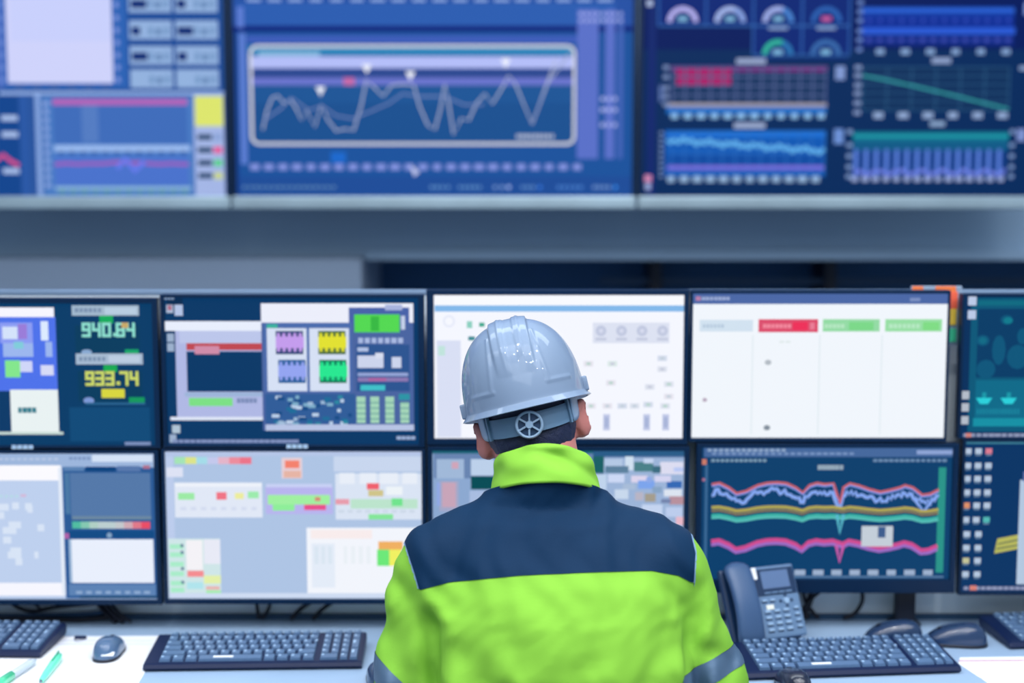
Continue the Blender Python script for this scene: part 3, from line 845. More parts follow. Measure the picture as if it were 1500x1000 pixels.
# ------------------------------------------------------------------ keyboards
KW, KD = .418, .142
def keyboard_parts(root, stickers=True):
    # wedge body: front low, back high.  local x right, y away from the user
    def zt(y): return .014 + .016 * (y + KD / 2) / KD
    b = MB()
    pr = [(-KD / 2, .002), (-KD / 2 - .004, .007), (-KD / 2, zt(-KD / 2) - .001), (-KD / 2 + .006, zt(-KD / 2 + .006)), (KD / 2 - .006, zt(KD / 2 - .006)), (KD / 2, zt(KD / 2) - .003), (KD / 2, .012), (KD / 2 - .01, .006)]
    secs = [(-KW / 2, .9), (-KW / 2 + .004, 1), (KW / 2 - .004, 1), (KW / 2, .9)]
    rings = [[b.bm.verts.new((x, y * (s * .02 + .98), .006 + (z - .006) * s)) for y, z in pr] for x, s in secs]
    n = len(pr)
    for i in range(3):
        for k in range(n): b.bm.faces.new([rings[i][k], rings[i][(k + 1) % n], rings[i + 1][(k + 1) % n], rings[i + 1][k]])
    b.bm.faces.new(rings[0]); b.bm.faces.new(rings[-1])
    b.build('keyboard_body', M_KBASE, root)
    for sx in (-1, 1):
        b = MB(); b.box(sx * .17 - .012, sx * .17 + .012, KD / 2 - .02, KD / 2 - .012, 0, .012, M_KBASE, bev=.001); b.build('foot', None, root)
    b = MB(); l = MB(); sl = math.atan(.016 / KD)
    def key(x0, x1, y0, y1, two=False):
        g = .0015; zb0, zb1 = zt(y0) - .002, zt(y1) - .002; hh = .0075
        i = .0018
        A = [(x0 + g, y0 + g, zb0), (x1 - g, y0 + g, zb0), (x1 - g, y1 - g, zb1), (x0 + g, y1 - g, zb1)]
        Bt = [(x0 + g + i, y0 + g + i * .6, zb0 + hh), (x1 - g - i, y0 + g + i * .6, zb0 + hh), (x1 - g - i, y1 - g - i, zb1 + hh), (x0 + g + i, y1 - g - i, zb1 + hh)]
        va = [b.bm.verts.new(p) for p in A]; vb = [b.bm.verts.new(p) for p in Bt]
        b.bm.faces.new(vb)
        for k in range(4): b.bm.faces.new([va[k], va[(k + 1) % 4], vb[(k + 1) % 4], vb[k]])
        if x1 - x0 < .05:
            zz = lambda y: zt(y) - .002 + hh + .0003
            ya, yb = y0 + (y1 - y0) * .5, y0 + (y1 - y0) * .8
            xa = x0 + .0045; xb = xa + (.005 if not two else .008)
            l.poly([(xa, ya, zz(ya)), (xb, ya, zz(ya)), (xb, yb, zz(yb)), (xa, yb, zz(yb))], M_LEG)
    y0 = -KD / 2 + .008; rh = .0218
    X0, u = -KW / 2 + .026, .01905
    rows = [[1.25, 1.25, 1.25, 6.25, 1.25, 1.25, 1.25, 1.25], [2.25] + [1] * 10 + [1.75], [1.75] + [1] * 11 + [1.25], [1.5] + [1] * 12 + [.5], [1] * 13 + [1]]
    tot = .300
    for r, row in enumerate(rows):
        f = tot / sum(row); x = X0; ya = y0 + r * rh
        for w in row:
            key(x, x + w * f, ya, ya + rh); x += w * f
    ya = y0 + 5 * rh + .003
    f = tot / 16
    for k in range(16): key(X0 + k * f, X0 + k * f + f, ya, ya + .0165)
    xn = X0 + tot + .008; un = (KW / 2 - .008 - xn) / 4
    for r in range(5):
        for k in range(4):
            if k == 3 and r in (1, 3): continue
            if r == 0 and k == 1: continue
            key(xn + k * un, xn + (k + (2 if (r == 0 and k == 0) else 1)) * un, y0 + r * rh, y0 + (r + (2 if (k == 3 and r in (0, 2)) else 1)) * rh)
    for k in range(4): key(xn + k * un, xn + (k + 1) * un, ya, ya + .0165)
    b.build('keycaps', M_KEY, root); l.build('key_lettering', None, root, recalc=False)
    if stickers:
        b = MB(); yy = y0 + rh * .25
        zz = lambda y: zt(y) + .0062
        b.box(X0 + .105, X0 + .143, y0 + .006, y0 + .0135, zt(y0 + .01) + .0052, zt(y0 + .01) + .0066, M_LABEL); b.build('sticker', None, root)

def keyboard(c0, c1, label, stickers=True, src=None):
    """c0, c1: px of the front left and front right corners at desk height"""
    a, b_ = G(c0[0], c0[1], ZD + .005), G(c1[0], c1[1], ZD + .005)
    ang = math.atan2(b_.y - a.y, b_.x - a.x)
    sc_ = 1.0
    d = Vector((math.cos(ang), math.sin(ang), 0)); n = Vector((-d.y, d.x, 0))
    mid = (a + b_) / 2
    c = mid + n * KD / 2
    root = empty('keyboard', (c.x, c.y, ZD + .0005), ang, label, 'keyboard', 'keyboards on the desk')
    keyboard_parts(root, stickers)
    return root, (b_ - a).length

k1, L1 = keyboard((215, 980), (525, 976), 'black keyboard with a white sticker on its space bar, left of the yellow jacket')
k2, L2 = keyboard((1094, 993), (1407, 982), 'black keyboard in front of the telephone, near the person\'s right elbow')
for k, L in ((k1, L1), (k2, L2)):
    print('keyboard width seen', L)
def put_keyboard(px, py, right, ang, label, stickers=False):
    """front corner (right or left) at the pixel"""
    a = G(px, py, ZD + .005)
    d = Vector((math.cos(ang), math.sin(ang), 0)); n = Vector((-d.y, d.x, 0))
    c = a + n * KD / 2 + d * (KW / 2) * (-1 if right else 1)
    root = empty('keyboard', (c.x, c.y, ZD + .0005), ang, label, 'keyboard', 'keyboards on the desk')
    keyboard_parts(root, stickers)
put_keyboard(60, 961, True, math.radians(-2), 'keyboard cut off by the left edge, beside the green pen')
put_keyboard(1479, 948, False, math.radians(6), 'keyboard cut off by the right edge, beyond the two mice')

# ------------------------------------------------------------------ mice
def mouse(loc, rz, label, sticker=False, scale=1.0, body=(36, 58, 92), z=ZD):
    root = empty('computer_mouse', (loc[0], loc[1], z), rz, label, 'mouse', 'computer mice on the desk')
    L, W, H = .058 * scale, .032 * scale, .036 * scale
    mbod = mat('mouse_shell_%d' % body[0], body, .25, coat=.4)
    def sh(u, v):
        a = u * 2 * PI; t = v * PI / 2
        ct = math.cos(t) ** .6; st = math.sin(t) ** .9
        x = W * ct * math.copysign(abs(math.cos(a)) ** .8, math.cos(a))
        y = L * ct * math.copysign(abs(math.sin(a)) ** .9, math.sin(a))
        x *= 1 - .12 * (1 - abs(y) / L)
        z_ = H * st * (1 - .28 * (y / L) - .25 * max(0, y / L) ** 2) + .004
        groove = .0012 * math.exp(-(x / .0012) ** 2) if y > 0.008 and v > .3 else 0
        return Vector((x, y, z_ - groove))
    b = MB(); vs = b.grid(sh, 40, 16, None, closeu=True)
    b.build('shell', mbod, root, smooth=True)
    b = MB()
    def sk(u, v):
        a = u * 2 * PI
        x = W * 1.02 * math.copysign(abs(math.cos(a)) ** .8, math.cos(a)); y = L * 1.02 * math.copysign(abs(math.sin(a)) ** .9, math.sin(a))
        return Vector((x * (1 - .12 * (1 - abs(y) / L)), y, .0006 + v * .006))
    vs = b.grid(sk, 40, 3, None, closeu=True)
    b.bm.faces.new([vs[i][0] for i in range(40)]); b.bm.faces.new([vs[i][2] for i in range(40)][::-1])
    b.build('base_plate', M_BLACK, root)
    b = MB(); b.cyl((-.0035, L * .5, H * .70), .008, .007, M_BLACK, n=20, axis='X'); b.build('scroll_wheel', None, root)
    if sticker:
        b = MB(); b.box(-.002, .022, -.048, -.036, H * .86, H * .93, M_LABEL, bev=.0006, M=Matrix.Rotation(math.radians(16), 4, 'X')); b.build('sticker', None, root)
    return root

g = G(157, 962, ZD)
mouse((g.x, g.y + .015), math.radians(2), 'small dark mouse with a white sticker, alone on the big white sheet', sticker=True, body=(78, 106, 142), scale=.93)
g = G(1308, 936, ZD); mouse((g.x, g.y - .005), math.radians(82), 'mouse half hidden behind the right-hand keyboard, left one of two')
g = G(1402, 945, ZD); mouse((g.x, g.y + .01), math.radians(80), 'mouse just right of the right-hand keyboard, fully visible', scale=1.05)
g = G(1162, 1010, ZD); mouse((g.x, g.y), math.radians(4), 'shiny mouse cut off by the bottom edge, in front of the right-hand keyboard', body=(30, 36, 56))
g = G(552, 1003, ZD); mouse((g.x + .008, g.y + .015), math.radians(8), 'mouse mostly hidden behind the left sleeve, beside the left keyboard')

# ------------------------------------------------------------------ papers, pens, clip
def sheet(name, pts, label, thick=.0004, red=False, z=ZD, extra=None):
    ws = [G(x, y, z) for x, y in pts]
    c = sum(ws, Vector()) / len(ws); c.z = z + .0003
    root = empty(name, c, 0, label, 'paper')
    b = MB(); b.prism([Vector((w.x - c.x, w.y - c.y, 0)) for w in ws], (0, 0, thick), M_PAPER); b.build('sheet', None, root)
    if extra: extra(root, c)
    return root

def marks_l(root, c):
    b = MB(); m = mat('faint_print_grey', (200, 206, 226), .7)
    for y in (938, 943):
        p = [G(80, y, ZD), G(225, y + .5, ZD), G(225, y + 1, ZD), G(80, y + .5 + .6, ZD)]
        b.poly([Vector((q.x - c.x, q.y - c.y, .0007)) for q in p], m)
    b.build('printed_lines', None, root, recalc=False)
sheet('paper_sheet', [(58, 932.5), (243, 931), (243, 933), (196, 1012), (192, 1040), (-190, 1040), (-60, 975)], 'large white sheet under the left mouse and the green pen', extra=marks_l)
def marks_r(root, c):
    b = MB(); m = mat('red_print_line', (196, 120, 150), .7)
    p = [G(1404, 967.5, ZD), G(1620, 966, ZD), G(1620, 967.6, ZD), G(1404, 969, ZD)]
    b.poly([Vector((q.x - c.x, q.y - c.y, .0007)) for q in p], m)
    m2 = mat('faint_print_grey', (200, 206, 226), .7)
    for k in range(3):
        y = 975 + k * 9
        p = [G(1420 + k * 8, y, ZD), G(1620, y - 1.5, ZD), G(1620, y - .9, ZD), G(1420 + k * 8, y + .8, ZD)]
        b.poly([Vector((q.x - c.x, q.y - c.y, .0007)) for q in p], m2)
    b.build('printed_lines', None, root, recalc=False)
sheet('paper_sheet', [(1406, 963), (1640, 960), (1720, 1060), (1500, 1035), (1404, 972)], 'white sheet with a thin red line at the bottom right', extra=marks_r)

def pen(a, b_, r, col, label, clear_from=None, rx=None):
    A, B = G(*a, ZD + r + .001), G(*b_, ZD + r + .001)
    root = empty('pen', A, 0, label, 'pen')
    d = (B - A)
    def at(t): return d * t
    b = MB(); c = mat('pen_%d_%d_%d' % col, col, .3, coat=.5)
    if clear_from is None:
        b.tube([at(0), at(.03), at(.25), at(.7), at(.9), at(1)], [r * .35, r * .55, r * .8, r, r, r * .75], c, n=14); b.build('barrel', None, root)
        b = MB(); b.tube([at(-.05), at(.0)], [r * .15, r * .36], M_METAL, n=10); b.build('tip', None, root)
        b = MB(); q = at(.62) + Vector((0, 0, r * 1.1)); q2 = at(.97) + Vector((0, 0, r * 1.25)); b.tube([q, q2], r * .22, mat('pen_clip_teal', (60, 190, 150), .3), n=8); b.build('clip', None, root)
    else:
        b.tube([at(0), at(.5)], [r, r], c, n=14); b.build('cap', None, root)
        b = MB(); b.tube([at(.5), at(.93), at(1.0)], [r * .9, r * .85, r * .3], mat('frosted_clear_plastic', (226, 234, 246), .25, alpha_trans=.35), n=14); b.build('barrel', None, root)
    return root
pen((60, 997), (87, 960), .0085, (110, 240, 196), 'mint green pen lying on the large white sheet')
pen((-22, 1014), (52, 966), .009, (80, 214, 160), 'clear pen with a green cap at the bottom left corner', clear_from=.5)

g = G(118, 936, ZD)
t = empty('binder_clip', (g.x, g.y, ZD + .001), 0, 'tiny dark binder clip on the top edge of the large white sheet', 'clip')
b = MB(); b.prism([Vector((-.012, -.004, 0)), Vector((-.012, .004, 0)), Vector((-.012, 0, .007))], (.024, 0, 0), M_KBASE); b.build('clip_body', None, t)
b = MB(); b.tube([(-.008, -.003, .001), (-.007, -.016, .0015), (0, -.019, .0015), (.007, -.016, .0015), (.008, -.003, .001)], .0007, M_METAL, n=6); b.build('wire_handle', None, t)

# ------------------------------------------------------------------ desk telephone
g = P(1146, 880, 2.73)
TEL = empty('desk_telephone', (g.x - .006, 2.718, ZD + .0008), math.radians(21), 'slate blue desk telephone with its handset on the left, beside the yellow sleeve', 'telephone')
M_TEL = mat('telephone_slate', (100, 130, 166), .45, var=.05)
M_TELD = mat('telephone_dark_slate', (22, 50, 86), .35)
tilt = math.radians(64)
# face frame: local u = right, v = up the sloped face, n = out of the face
FO = Vector((0, -.030, .0195))
MT = Matrix.Translation(FO) @ Matrix.Rotation(tilt, 4, 'X')      # x right, y up the slope, z out
WF, HF = .052, .147
b = MB(); b.box(-WF, WF - .004, 0, HF, -.028, 0, M_TEL, bev=.005, seg=3, M=MT); 
b.build('body', None, TEL)
b = MB(); b.box(-.04, .04, -.02, .055, 0, .018, M_TELD, bev=.004)
b.prism([Vector((-.03, .02, .015)), Vector((-.03, .052, .015)), Vector((-.03, .045, .11)), Vector((-.03, .035, .11))], (.06, 0, 0), M_TELD); b.build('foot', None, TEL)
b = MB(); b.box(-WF + .004, WF - .008, HF - .060, HF - .006, -.001, .0022, M_TELD, bev=.001, M=MT)
scr = b.build('display_surround', None, TEL)
b = MB(); b.box(-WF + .018, WF - .022, HF - .047, HF - .011, .0020, .0032, mat('lcd_grey_blue', (96, 120, 160), .25), bev=.0004, M=MT); b.build('display', None, scr)
b = MB(); b.box(-WF - .001, -WF + .009, HF - .026, HF - .002, .001, .0042, M_LABEL, bev=.0008, M=MT); b.build('white_tab', None, TEL)
def btn(x, y, w, h, m, name='button', r=.0012, t=.0026):
    b = MB(); b.box(x - w / 2, x + w / 2, y - h / 2, y + h / 2, -.0005, t, m, bev=r * .5, M=MT); return b.build(name, None, TEL)
for k in range(4): btn(-.026 + k * .0165, HF - .0555, .014, .0035, M_TEL, t=.004)
MBT = M_TELD; MKEY = mat('telephone_key_grey', (150, 180, 212), .4)
def pbtn(x, y, w=.0125, h=.0055):
    o = btn(x, y, w, h, MKEY, t=.0032)
    b = MB(); b.box(x - w / 2 - .0008, x + w / 2 + .0008, y - h / 2 - .0028, y - h / 2 + .0004, -.0004, .0008, MBT, M=MT); b.build('key_gap', None, o)
for r_ in range(4):
    for c in range(3): pbtn(-.034 + c * .0215, .055 - r_ * .0125)
    pbtn(.033, .057 - r_ * .0125, .010, .0045)
pbtn(-.036, HF - .070, .011, .004); pbtn(-.018, HF - .070, .011, .004)
btn(-.026, HF - .084, .017, .0095, mat('cream_label', (238, 238, 226), .5), 'label', t=.0016)
b = MB(); b.tube([Vector((.014, HF - .074, 0)), Vector((.014, HF - .074, .0035))], [.0065, .006], MKEY, n=20); b.build('navigation_dial', None, TEL, M=MT)
for dx, dy in ((0, .011), (0, -.011), (.013, 0), (-.013, 0)): btn(.014 + dx, HF - .074 + dy, .006 if dx == 0 else .004, .003 if dx == 0 else .006, MBT)
# handset on its cradle at the left of the body
b = MB(); b.box(-WF - .062, -WF + .002, -.004, HF + .004, -.034, -.018, M_TELD, bev=.006, M=MT); b.build('cradle', None, TEL)
b = MB()
def hs(u, v):
    a = u * 2 * PI; y = -.012 + (HF + .026) * v
    e = abs(v - .5) * 2
    w = .0275 + .003 * e ** 2; th = .011 + .006 * e ** 4
    bow = .017 * (1 - e ** 2) - .010
    w *= max(.05, (1 - e ** 10)) ** .5; th *= max(.05, (1 - e ** 10)) ** .5
    x = -WF - .033 + w * math.copysign(abs(math.cos(a)) ** .6, math.cos(a)); z = bow + .008 + th * math.copysign(abs(math.sin(a)) ** .7, math.sin(a))
    return Vector((x, y, z))
vs = b.grid(hs, 28, 40, None, closeu=True)
b.bm.faces.new([vs[i][0] for i in range(28)]); b.bm.faces.new([vs[i][-1] for i in range(28)])
b.build('handset', mat('handset_slate', (62, 90, 130), .4), TEL, smooth=True, M=MT)
# ------------------------------------------------------------------ implicit surfaces for the figure
def seg_dist(Pt, a, b, ra, rb):
    a = np.array(a, float); b = np.array(b, float)
    ba = b - a; h = np.clip(((Pt - a) @ ba) / (ba @ ba), 0, 1)
    d = np.linalg.norm(Pt - a - h[..., None] * ba, axis=-1)
    return d - (ra + (rb - ra) * h)

def ell(Pt, c, r, R=None):
    q = Pt - np.array(c, float)
    if R is not None: q = q @ R
    r = np.array(r, float)
    k0 = np.linalg.norm(q / r, axis=-1); k1 = np.linalg.norm(q / (r * r), axis=-1) + 1e-9
    return k0 * (k0 - 1.0) / k1

def smin(a, b, k):
    h = np.clip(.5 + .5 * (b - a) / k, 0, 1)
    return b + (a - b) * h - k * h * (1 - h)

class Field:
    def __init__(self, lo, hi, h):
        self.lo = np.array(lo, float); self.h = h
        self.n = np.ceil((np.array(hi) - self.lo) / h).astype(int) + 1
        self.F = np.full(self.n, .2, np.float32)
        self.ax = [self.lo[i] + h * np.arange(self.n[i]) for i in range(3)]

    def sub(self, lo, hi):
        a = np.clip(np.floor((np.array(lo) - self.lo) / self.h).astype(int), 0, self.n)
        b = np.clip(np.ceil((np.array(hi) - self.lo) / self.h).astype(int) + 1, 0, self.n)
        return a, b

    def pts(self, a, b):
        g = np.meshgrid(*[self.ax[i][a[i]:b[i]] for i in range(3)], indexing='ij')
        return np.stack(g, -1)

    def add(self, fn, lo, hi, k=.01, cut=False):
        pad = max(.03, k * 1.5)
        a, b = self.sub(np.array(lo) - pad, np.array(hi) + pad)
        if (b <= a).any(): return
        s = tuple(slice(a[i], b[i]) for i in range(3))
        d = fn(self.pts(a, b))
        if cut:
            self.F[s] = -smin(-self.F[s], d, k)
        else:
            self.F[s] = smin(self.F[s], d, k)

    def cap(self, a, b, ra, rb, k=.01, cut=False):
        A, B = np.array(a), np.array(b); r = max(ra, rb)
        self.add(lambda p: seg_dist(p, a, b, ra, rb), np.minimum(A, B) - r, np.maximum(A, B) + r, k, cut)

    def ell(self, c, r, R=None, k=.01, cut=False):
        m = max(r); c_ = np.array(c)
        self.add(lambda p: ell(p, c, r, R), c_ - m, c_ + m, k, cut)

    def whole(self, fn):
        for i0 in range(0, self.n[0], 24):
            i1 = min(i0 + 24, self.n[0])
            g = self.pts((i0, 0, 0), (i1, self.n[1], self.n[2]))
            self.F[i0:i1] = fn(g, self.F[i0:i1])

    def mesh(self):
        Fg = self.F; nx, ny, nz = Fg.shape
        ins = Fg < 0
        c = np.zeros((nx - 1, ny - 1, nz - 1), np.int8)
        corners = [(i, j, k) for i in (0, 1) for j in (0, 1) for k in (0, 1)]
        for (i, j, k) in corners: c += ins[i:nx - 1 + i, j:ny - 1 + j, k:nz - 1 + k]
        act = (c > 0) & (c < 8)
        idx = np.argwhere(act)
        vid = np.full(act.shape, -1, np.int32); vid[act] = np.arange(len(idx))
        acc = np.zeros((len(idx), 3)); cnt = np.zeros(len(idx))
        val = {cr: Fg[idx[:, 0] + cr[0], idx[:, 1] + cr[1], idx[:, 2] + cr[2]].astype(float) for cr in corners}
        for a in corners:
            for ax in range(3):
                if a[ax] == 1: continue
                b = list(a); b[ax] = 1; b = tuple(b)
                va, vb = val[a], val[b]; m = (va < 0) != (vb < 0)
                t = np.where(m, va / np.where(m, va - vb, 1), 0)
                p = np.tile(np.array(a, float), (len(idx), 1)); p[:, ax] += t
                acc[m] += p[m]; cnt[m] += 1
        V = self.lo + (idx + acc / cnt[:, None]) * self.h
        quads = []
        for ax in range(3):
            o1, o2 = (ax + 1) % 3, (ax + 2) % 3
            sl0 = [slice(1, s - 1) for s in Fg.shape]; sl1 = list(sl0)
            sl0[ax] = slice(0, Fg.shape[ax] - 1); sl1[ax] = slice(1, Fg.shape[ax])
            A, B = ins[tuple(sl0)], ins[tuple(sl1)]
            e = np.argwhere(A != B)
            if not len(e): continue
            flip = A[tuple(e.T)]
            off = np.ones(3, int); off[ax] = 0
            g = e + off
            def cell(d1, d2):
                q = g.copy(); q[:, o1] += d1; q[:, o2] += d2
                return vid[q[:, 0], q[:, 1], q[:, 2]]
            q = np.stack([cell(-1, -1), cell(0, -1), cell(0, 0), cell(-1, 0)], 1)
            q[~flip] = q[~flip][:, ::-1]
            quads.append(q)
        Q = np.concatenate(quads)
        return V, Q[(Q >= 0).all(1)]


def vnormals(V, T):
    n = np.cross(V[T[:, 1]] - V[T[:, 0]], V[T[:, 2]] - V[T[:, 0]])
    N = np.zeros_like(V)
    for k in range(3): np.add.at(N, T[:, k], n)
    return N / (np.linalg.norm(N, axis=1)[:, None] + 1e-12)

def tri(Q): return np.concatenate([Q[:, [0, 1, 2]], Q[:, [0, 2, 3]]])

def smooth(V, Q, it=1):
    for _ in range(it):
        S = np.zeros_like(V); C = np.zeros(len(V))
        for a, b in ((0, 1), (1, 2), (2, 3), (3, 0)):
            np.add.at(S, Q[:, a], V[Q[:, b]]); np.add.at(C, Q[:, a], 1)
            np.add.at(S, Q[:, b], V[Q[:, a]]); np.add.at(C, Q[:, b], 1)
        V = V * .5 + .5 * S / np.maximum(C, 1)[:, None]
    return V

def clip(V, N, T, g):
    """split the triangle mesh along g = 0: returns (inside g>0, outside) as (V, N, T)"""
    V = V.tolist(); N = N.tolist(); g = g.tolist(); cache = {}
    pos, neg = [], []
    def cut(a, b):
        k = (a, b) if a < b else (b, a)
        if k not in cache:
            t = g[k[0]] / (g[k[0]] - g[k[1]])
            V.append([V[k[0]][i] + t * (V[k[1]][i] - V[k[0]][i]) for i in range(3)])
            N.append([N[k[0]][i] + t * (N[k[1]][i] - N[k[0]][i]) for i in range(3)])
            g.append(0.0); cache[k] = len(V) - 1
        return cache[k]
    for t in T.tolist():
        s = [g[i] > 0 for i in t]; k = sum(s)
        if k == 3: pos.append(t)
        elif k == 0: neg.append(t)
        else:
            lone = s.index(k == 1)
            a, b, c = t[lone], t[(lone + 1) % 3], t[(lone + 2) % 3]
            ab, ac = cut(a, b), cut(a, c)
            one, two = [[a, ab, ac]], [[ab, b, c], [ab, c, ac]]
            if k == 1: pos += one; neg += two
            else: neg += one; pos += two
    V = np.array(V); N = np.array(N)
    out = []
    for L in (pos, neg):
        Tn = np.array(L, int).reshape(-1, 3)
        u, inv = np.unique(Tn, return_inverse=True)
        out.append((V[u], N[u], inv.reshape(-1, 3)))
    return out

def npmesh(name, V, N, T, m, parent, org, off=0.0):
    me = bpy.data.meshes.new(name)
    V = V + N * off - np.array(org)
    me.from_pydata(V.tolist(), [], T.tolist())
    me.materials.append(m)
    me.polygons.foreach_set('use_smooth', [True] * len(me.polygons))
    if N is not None and T.shape[1] == 3:
        nn = N / (np.linalg.norm(N, axis=1)[:, None] + 1e-12)
        me.normals_split_custom_set_from_vertices(nn.tolist())
    me.update()
    return link(name, me, parent)

def proj(V):
    """photo pixel of world points (used to lay out the seams)"""
    y = V[:, 1] * CP - (V[:, 2] - CAMZ) * SP
    z = V[:, 1] * SP + (V[:, 2] - CAMZ) * CP
    return 750 + F * V[:, 0] / y, 500 - F * z / y

# ------------------------------------------------------------------ the person
PER = empty('person', (.06, 2.12, 0), 0, 'person in a pale hard hat and a yellow-green and navy jacket, seen from behind', 'person')
PO = Vector(PER.location)
M_HIVIS = mat('hi_vis_lime_cloth', (128, 186, 60), .8, spec=.2, var=.05, vscale=9, bump=.12, bscale=500)
M_NAVY = mat('navy_cloth', (1, 40, 72), .7, spec=.15, var=.12, vscale=10, bump=.15, bscale=500)
M_REFL = mat('reflective_tape_grey', (78, 104, 132), .45, metal=.3, var=.06)
M_PIPE = mat('pale_piping', (120, 150, 190), .6)
M_SKIN = mat('skin', (186, 114, 108), .55, var=.08, vscale=30)
M_HAIR = mat('dark_hair', (8, 24, 62), .6, var=.3, vscale=160, bump=.5, bscale=400)
M_TROUS = mat('navy_trousers', (20, 40, 74), .8)

# head frame
ROLL, NOD = math.radians(13.5), math.radians(-9)
RH = Matrix.Rotation(-ROLL, 3, 'Y') @ Matrix.Rotation(NOD, 3, 'X')
H0 = Vector((.024, 2.35, 1.298))
RHn = np.array(RH)
def hl(x, y, z): return tuple(H0 + RH @ Vector((x, y, z)))
def MH(): return Matrix.Translation(H0 - PO) @ RH.to_4x4()

sR, eR, wR = (.250, 2.19, 1.035), (.322, 2.16, .855), (.165, 2.45, .812)
sL, eL, wL = (-.118, 2.19, 1.030), (-.168, 2.15, .855), (-.015, 2.44, .812)

# --- body: head, neck, trunk, arms, hands in one surface
B = Field((-.34, 1.94, .44), (.46, 2.66, 1.46), .0045)
B.ell(hl(0, -.012, .025), (.076, .093, .098), RHn, .01)
B.ell(hl(0, .030, -.035), (.062, .066, .078), RHn, .03)
B.ell(hl(0, .002, -.055), (.070, .048, .046), RHn, .012)
B.cap(hl(-.014, -.010, -.06), (.040, 2.255, 1.15), .052, .050, .02)
B.cap(hl(.014, -.010, -.06), (.074, 2.255, 1.15), .052, .050, .02)
B.ell(hl(0, .052, -.082), (.034, .034, .030), RHn, .03)        # chin
B.cap(hl(0, .088, .002), hl(0, .108, -.030), .008, .012, .012)    # nose
B.ell(hl(0, .094, -.058), (.022, .010, .007), RHn, .006)          # lips
B.ell(hl(0, .094, -.068), (.019, .009, .006), RHn, .005)
for s in (-1, 1):
    B.ell(hl(s * .031, .086, .002), (.016, .012, .011), RHn, .006, cut=True)
    B.ell(hl(s * .031, .078, .000), (.0125, .0125, .0125), RHn, .003)
    B.cap(hl(s * .014, .092, .018), hl(s * .050, .080, .020), .006, .005, .01)
    # ears
    Re = RHn @ np.array(Matrix.Rotation(s * math.radians(-38), 3, 'Z')) @ np.array(Matrix.Rotation(math.radians(-8), 3, 'X'))
    B.ell(hl(s * .091, -.008, -.046), (.0085, .021, .034), Re, .010)
    B.ell(hl(s * .082, -.002, -.071), (.007, .010, .011), Re, .010)
    B.ell(hl(s * .101, .004, -.042), (.006, .013, .022), Re, .004, cut=True)
    B.ell(hl(s * .097, -.016, -.040), (.0035, .010, .020), Re, .004, cut=True)
B.cap((.057, 2.238, 1.11), hl(0, -.022, -.055), .062, .056, .03)
B.cap((.06, 2.20, 1.03), (.068, 2.13, .60), .088, .11, .03)
B.cap((-.06, 2.20, 1.04), (.19, 2.20, 1.045), .058, .058, .03)
B.cap((.0, 2.13, .60), (.13, 2.13, .60), .10, .10, .03)
for S, E, W in ((sR, eR, wR), (sL, eL, wL)):
    B.cap(S, E, .048, .040, .02); B.cap(E, W, .040, .029, .015)
    B.ell(S, (.055, .055, .055), None, .03)
def hand(W, E, side):
    """side = -1: thumb towards -x (right hand), +1: thumb towards +x (left hand)"""
    W = np.array(W); d = W - np.array(E); d[2] = 0; d /= np.linalg.norm(d)
    d = d * .55 + np.array([0, 1, 0]) * .45; d[2] = -.12; d /= np.linalg.norm(d)
    sd = np.cross(d, [0, 0, 1]); sd /= np.linalg.norm(sd)
    up = np.cross(sd, d)
    B.cap(W, W + d * .03, .026, .024, .015)
    for k in range(4):
        o = (k - 1.5) * .0185
        B.cap(W + d * .03 + sd * o * .6, W + d * .088 + sd * o, .014, .0125, .012)
    th = -1 if side < 0 else 1
    ln = [.040, .046, .043, .033] if th < 0 else [.033, .043, .046, .040]
    for k in range(4):
        o = (k - 1.5) * .0190
        L_ = ln[k]
        p0 = W + d * .088 + sd * o
        p1 = p0 + (d * .93 + sd * (k - 1.5) * .05 + up * .10) * L_
        p2 = p1 + (d * .80 - up * .55) * L_ * .62
        p3 = p2 + (d * .45 - up * .85) * L_ * .48
        B.cap(p0, p1, .0092, .0085, .003); B.cap(p1, p2, .0084, .0078, .002); B.cap(p2, p3, .0076, .0068, .002)
    a = W + d * .030 + sd * th * .022 - up * .004
    b1 = a + (d * .6 + sd * th * .75) * .042; b2 = b1 + (d * .9 + sd * th * .2 - up * .15) * .032; b3 = b2 + (d * .95 - sd * th * .1 - up * .25) * .024
    B.cap(a, b1, .0145, .0105, .010); B.cap(b1, b2, .0100, .0092, .003); B.cap(b2, b3, .0090, .0078, .002)
hand(wR, eR, -1)
hand(wL, eL, 1)
V, Q = B.mesh(); V = smooth(V, Q, 1)
Tn = tri(Q); N = vnormals(V, Tn)
npmesh('body', V, N, Tn, M_SKIN, PER, PO)
# --- short hair, a cap over the back of the skull
Hf = Field((-.10, 2.20, 1.14), (.16, 2.50, 1.46), .004)
Hf.ell(hl(0, -.014, .022), (.0805, .096, .102), RHn, .01)
Hf.ell(hl(0, -.030, -.044), (.0775, .064, .062), RHn, .02)
Hf.cap(hl(0, -.040, -.07), hl(0, -.038, -.120), .058, .056, .02)
def hairn(g, Fo):
    n = np.sin(g[..., 0] * 420 + 3 * np.sin(g[..., 2] * 90)) * np.sin(g[..., 2] * 300 + 2 * np.sin(g[..., 0] * 150)) * .0011
    return Fo + n.astype(np.float32)
Hf.whole(hairn)
V, Q = Hf.mesh(); Tn = tri(Q); N = vnormals(V, Tn)
q = (V - np.array(H0)) @ RHn
yb = np.where(q[:, 2] > .01, .055, .006 - np.clip(-q[:, 2] - .02, 0, .1) * .45)
g = np.minimum(yb - q[:, 1], q[:, 2] + .126)
(Vh, Nh, Th), _ = clip(V, N, Tn, g)
npmesh('hair', Vh, Nh, Th, M_HAIR, PER, PO)

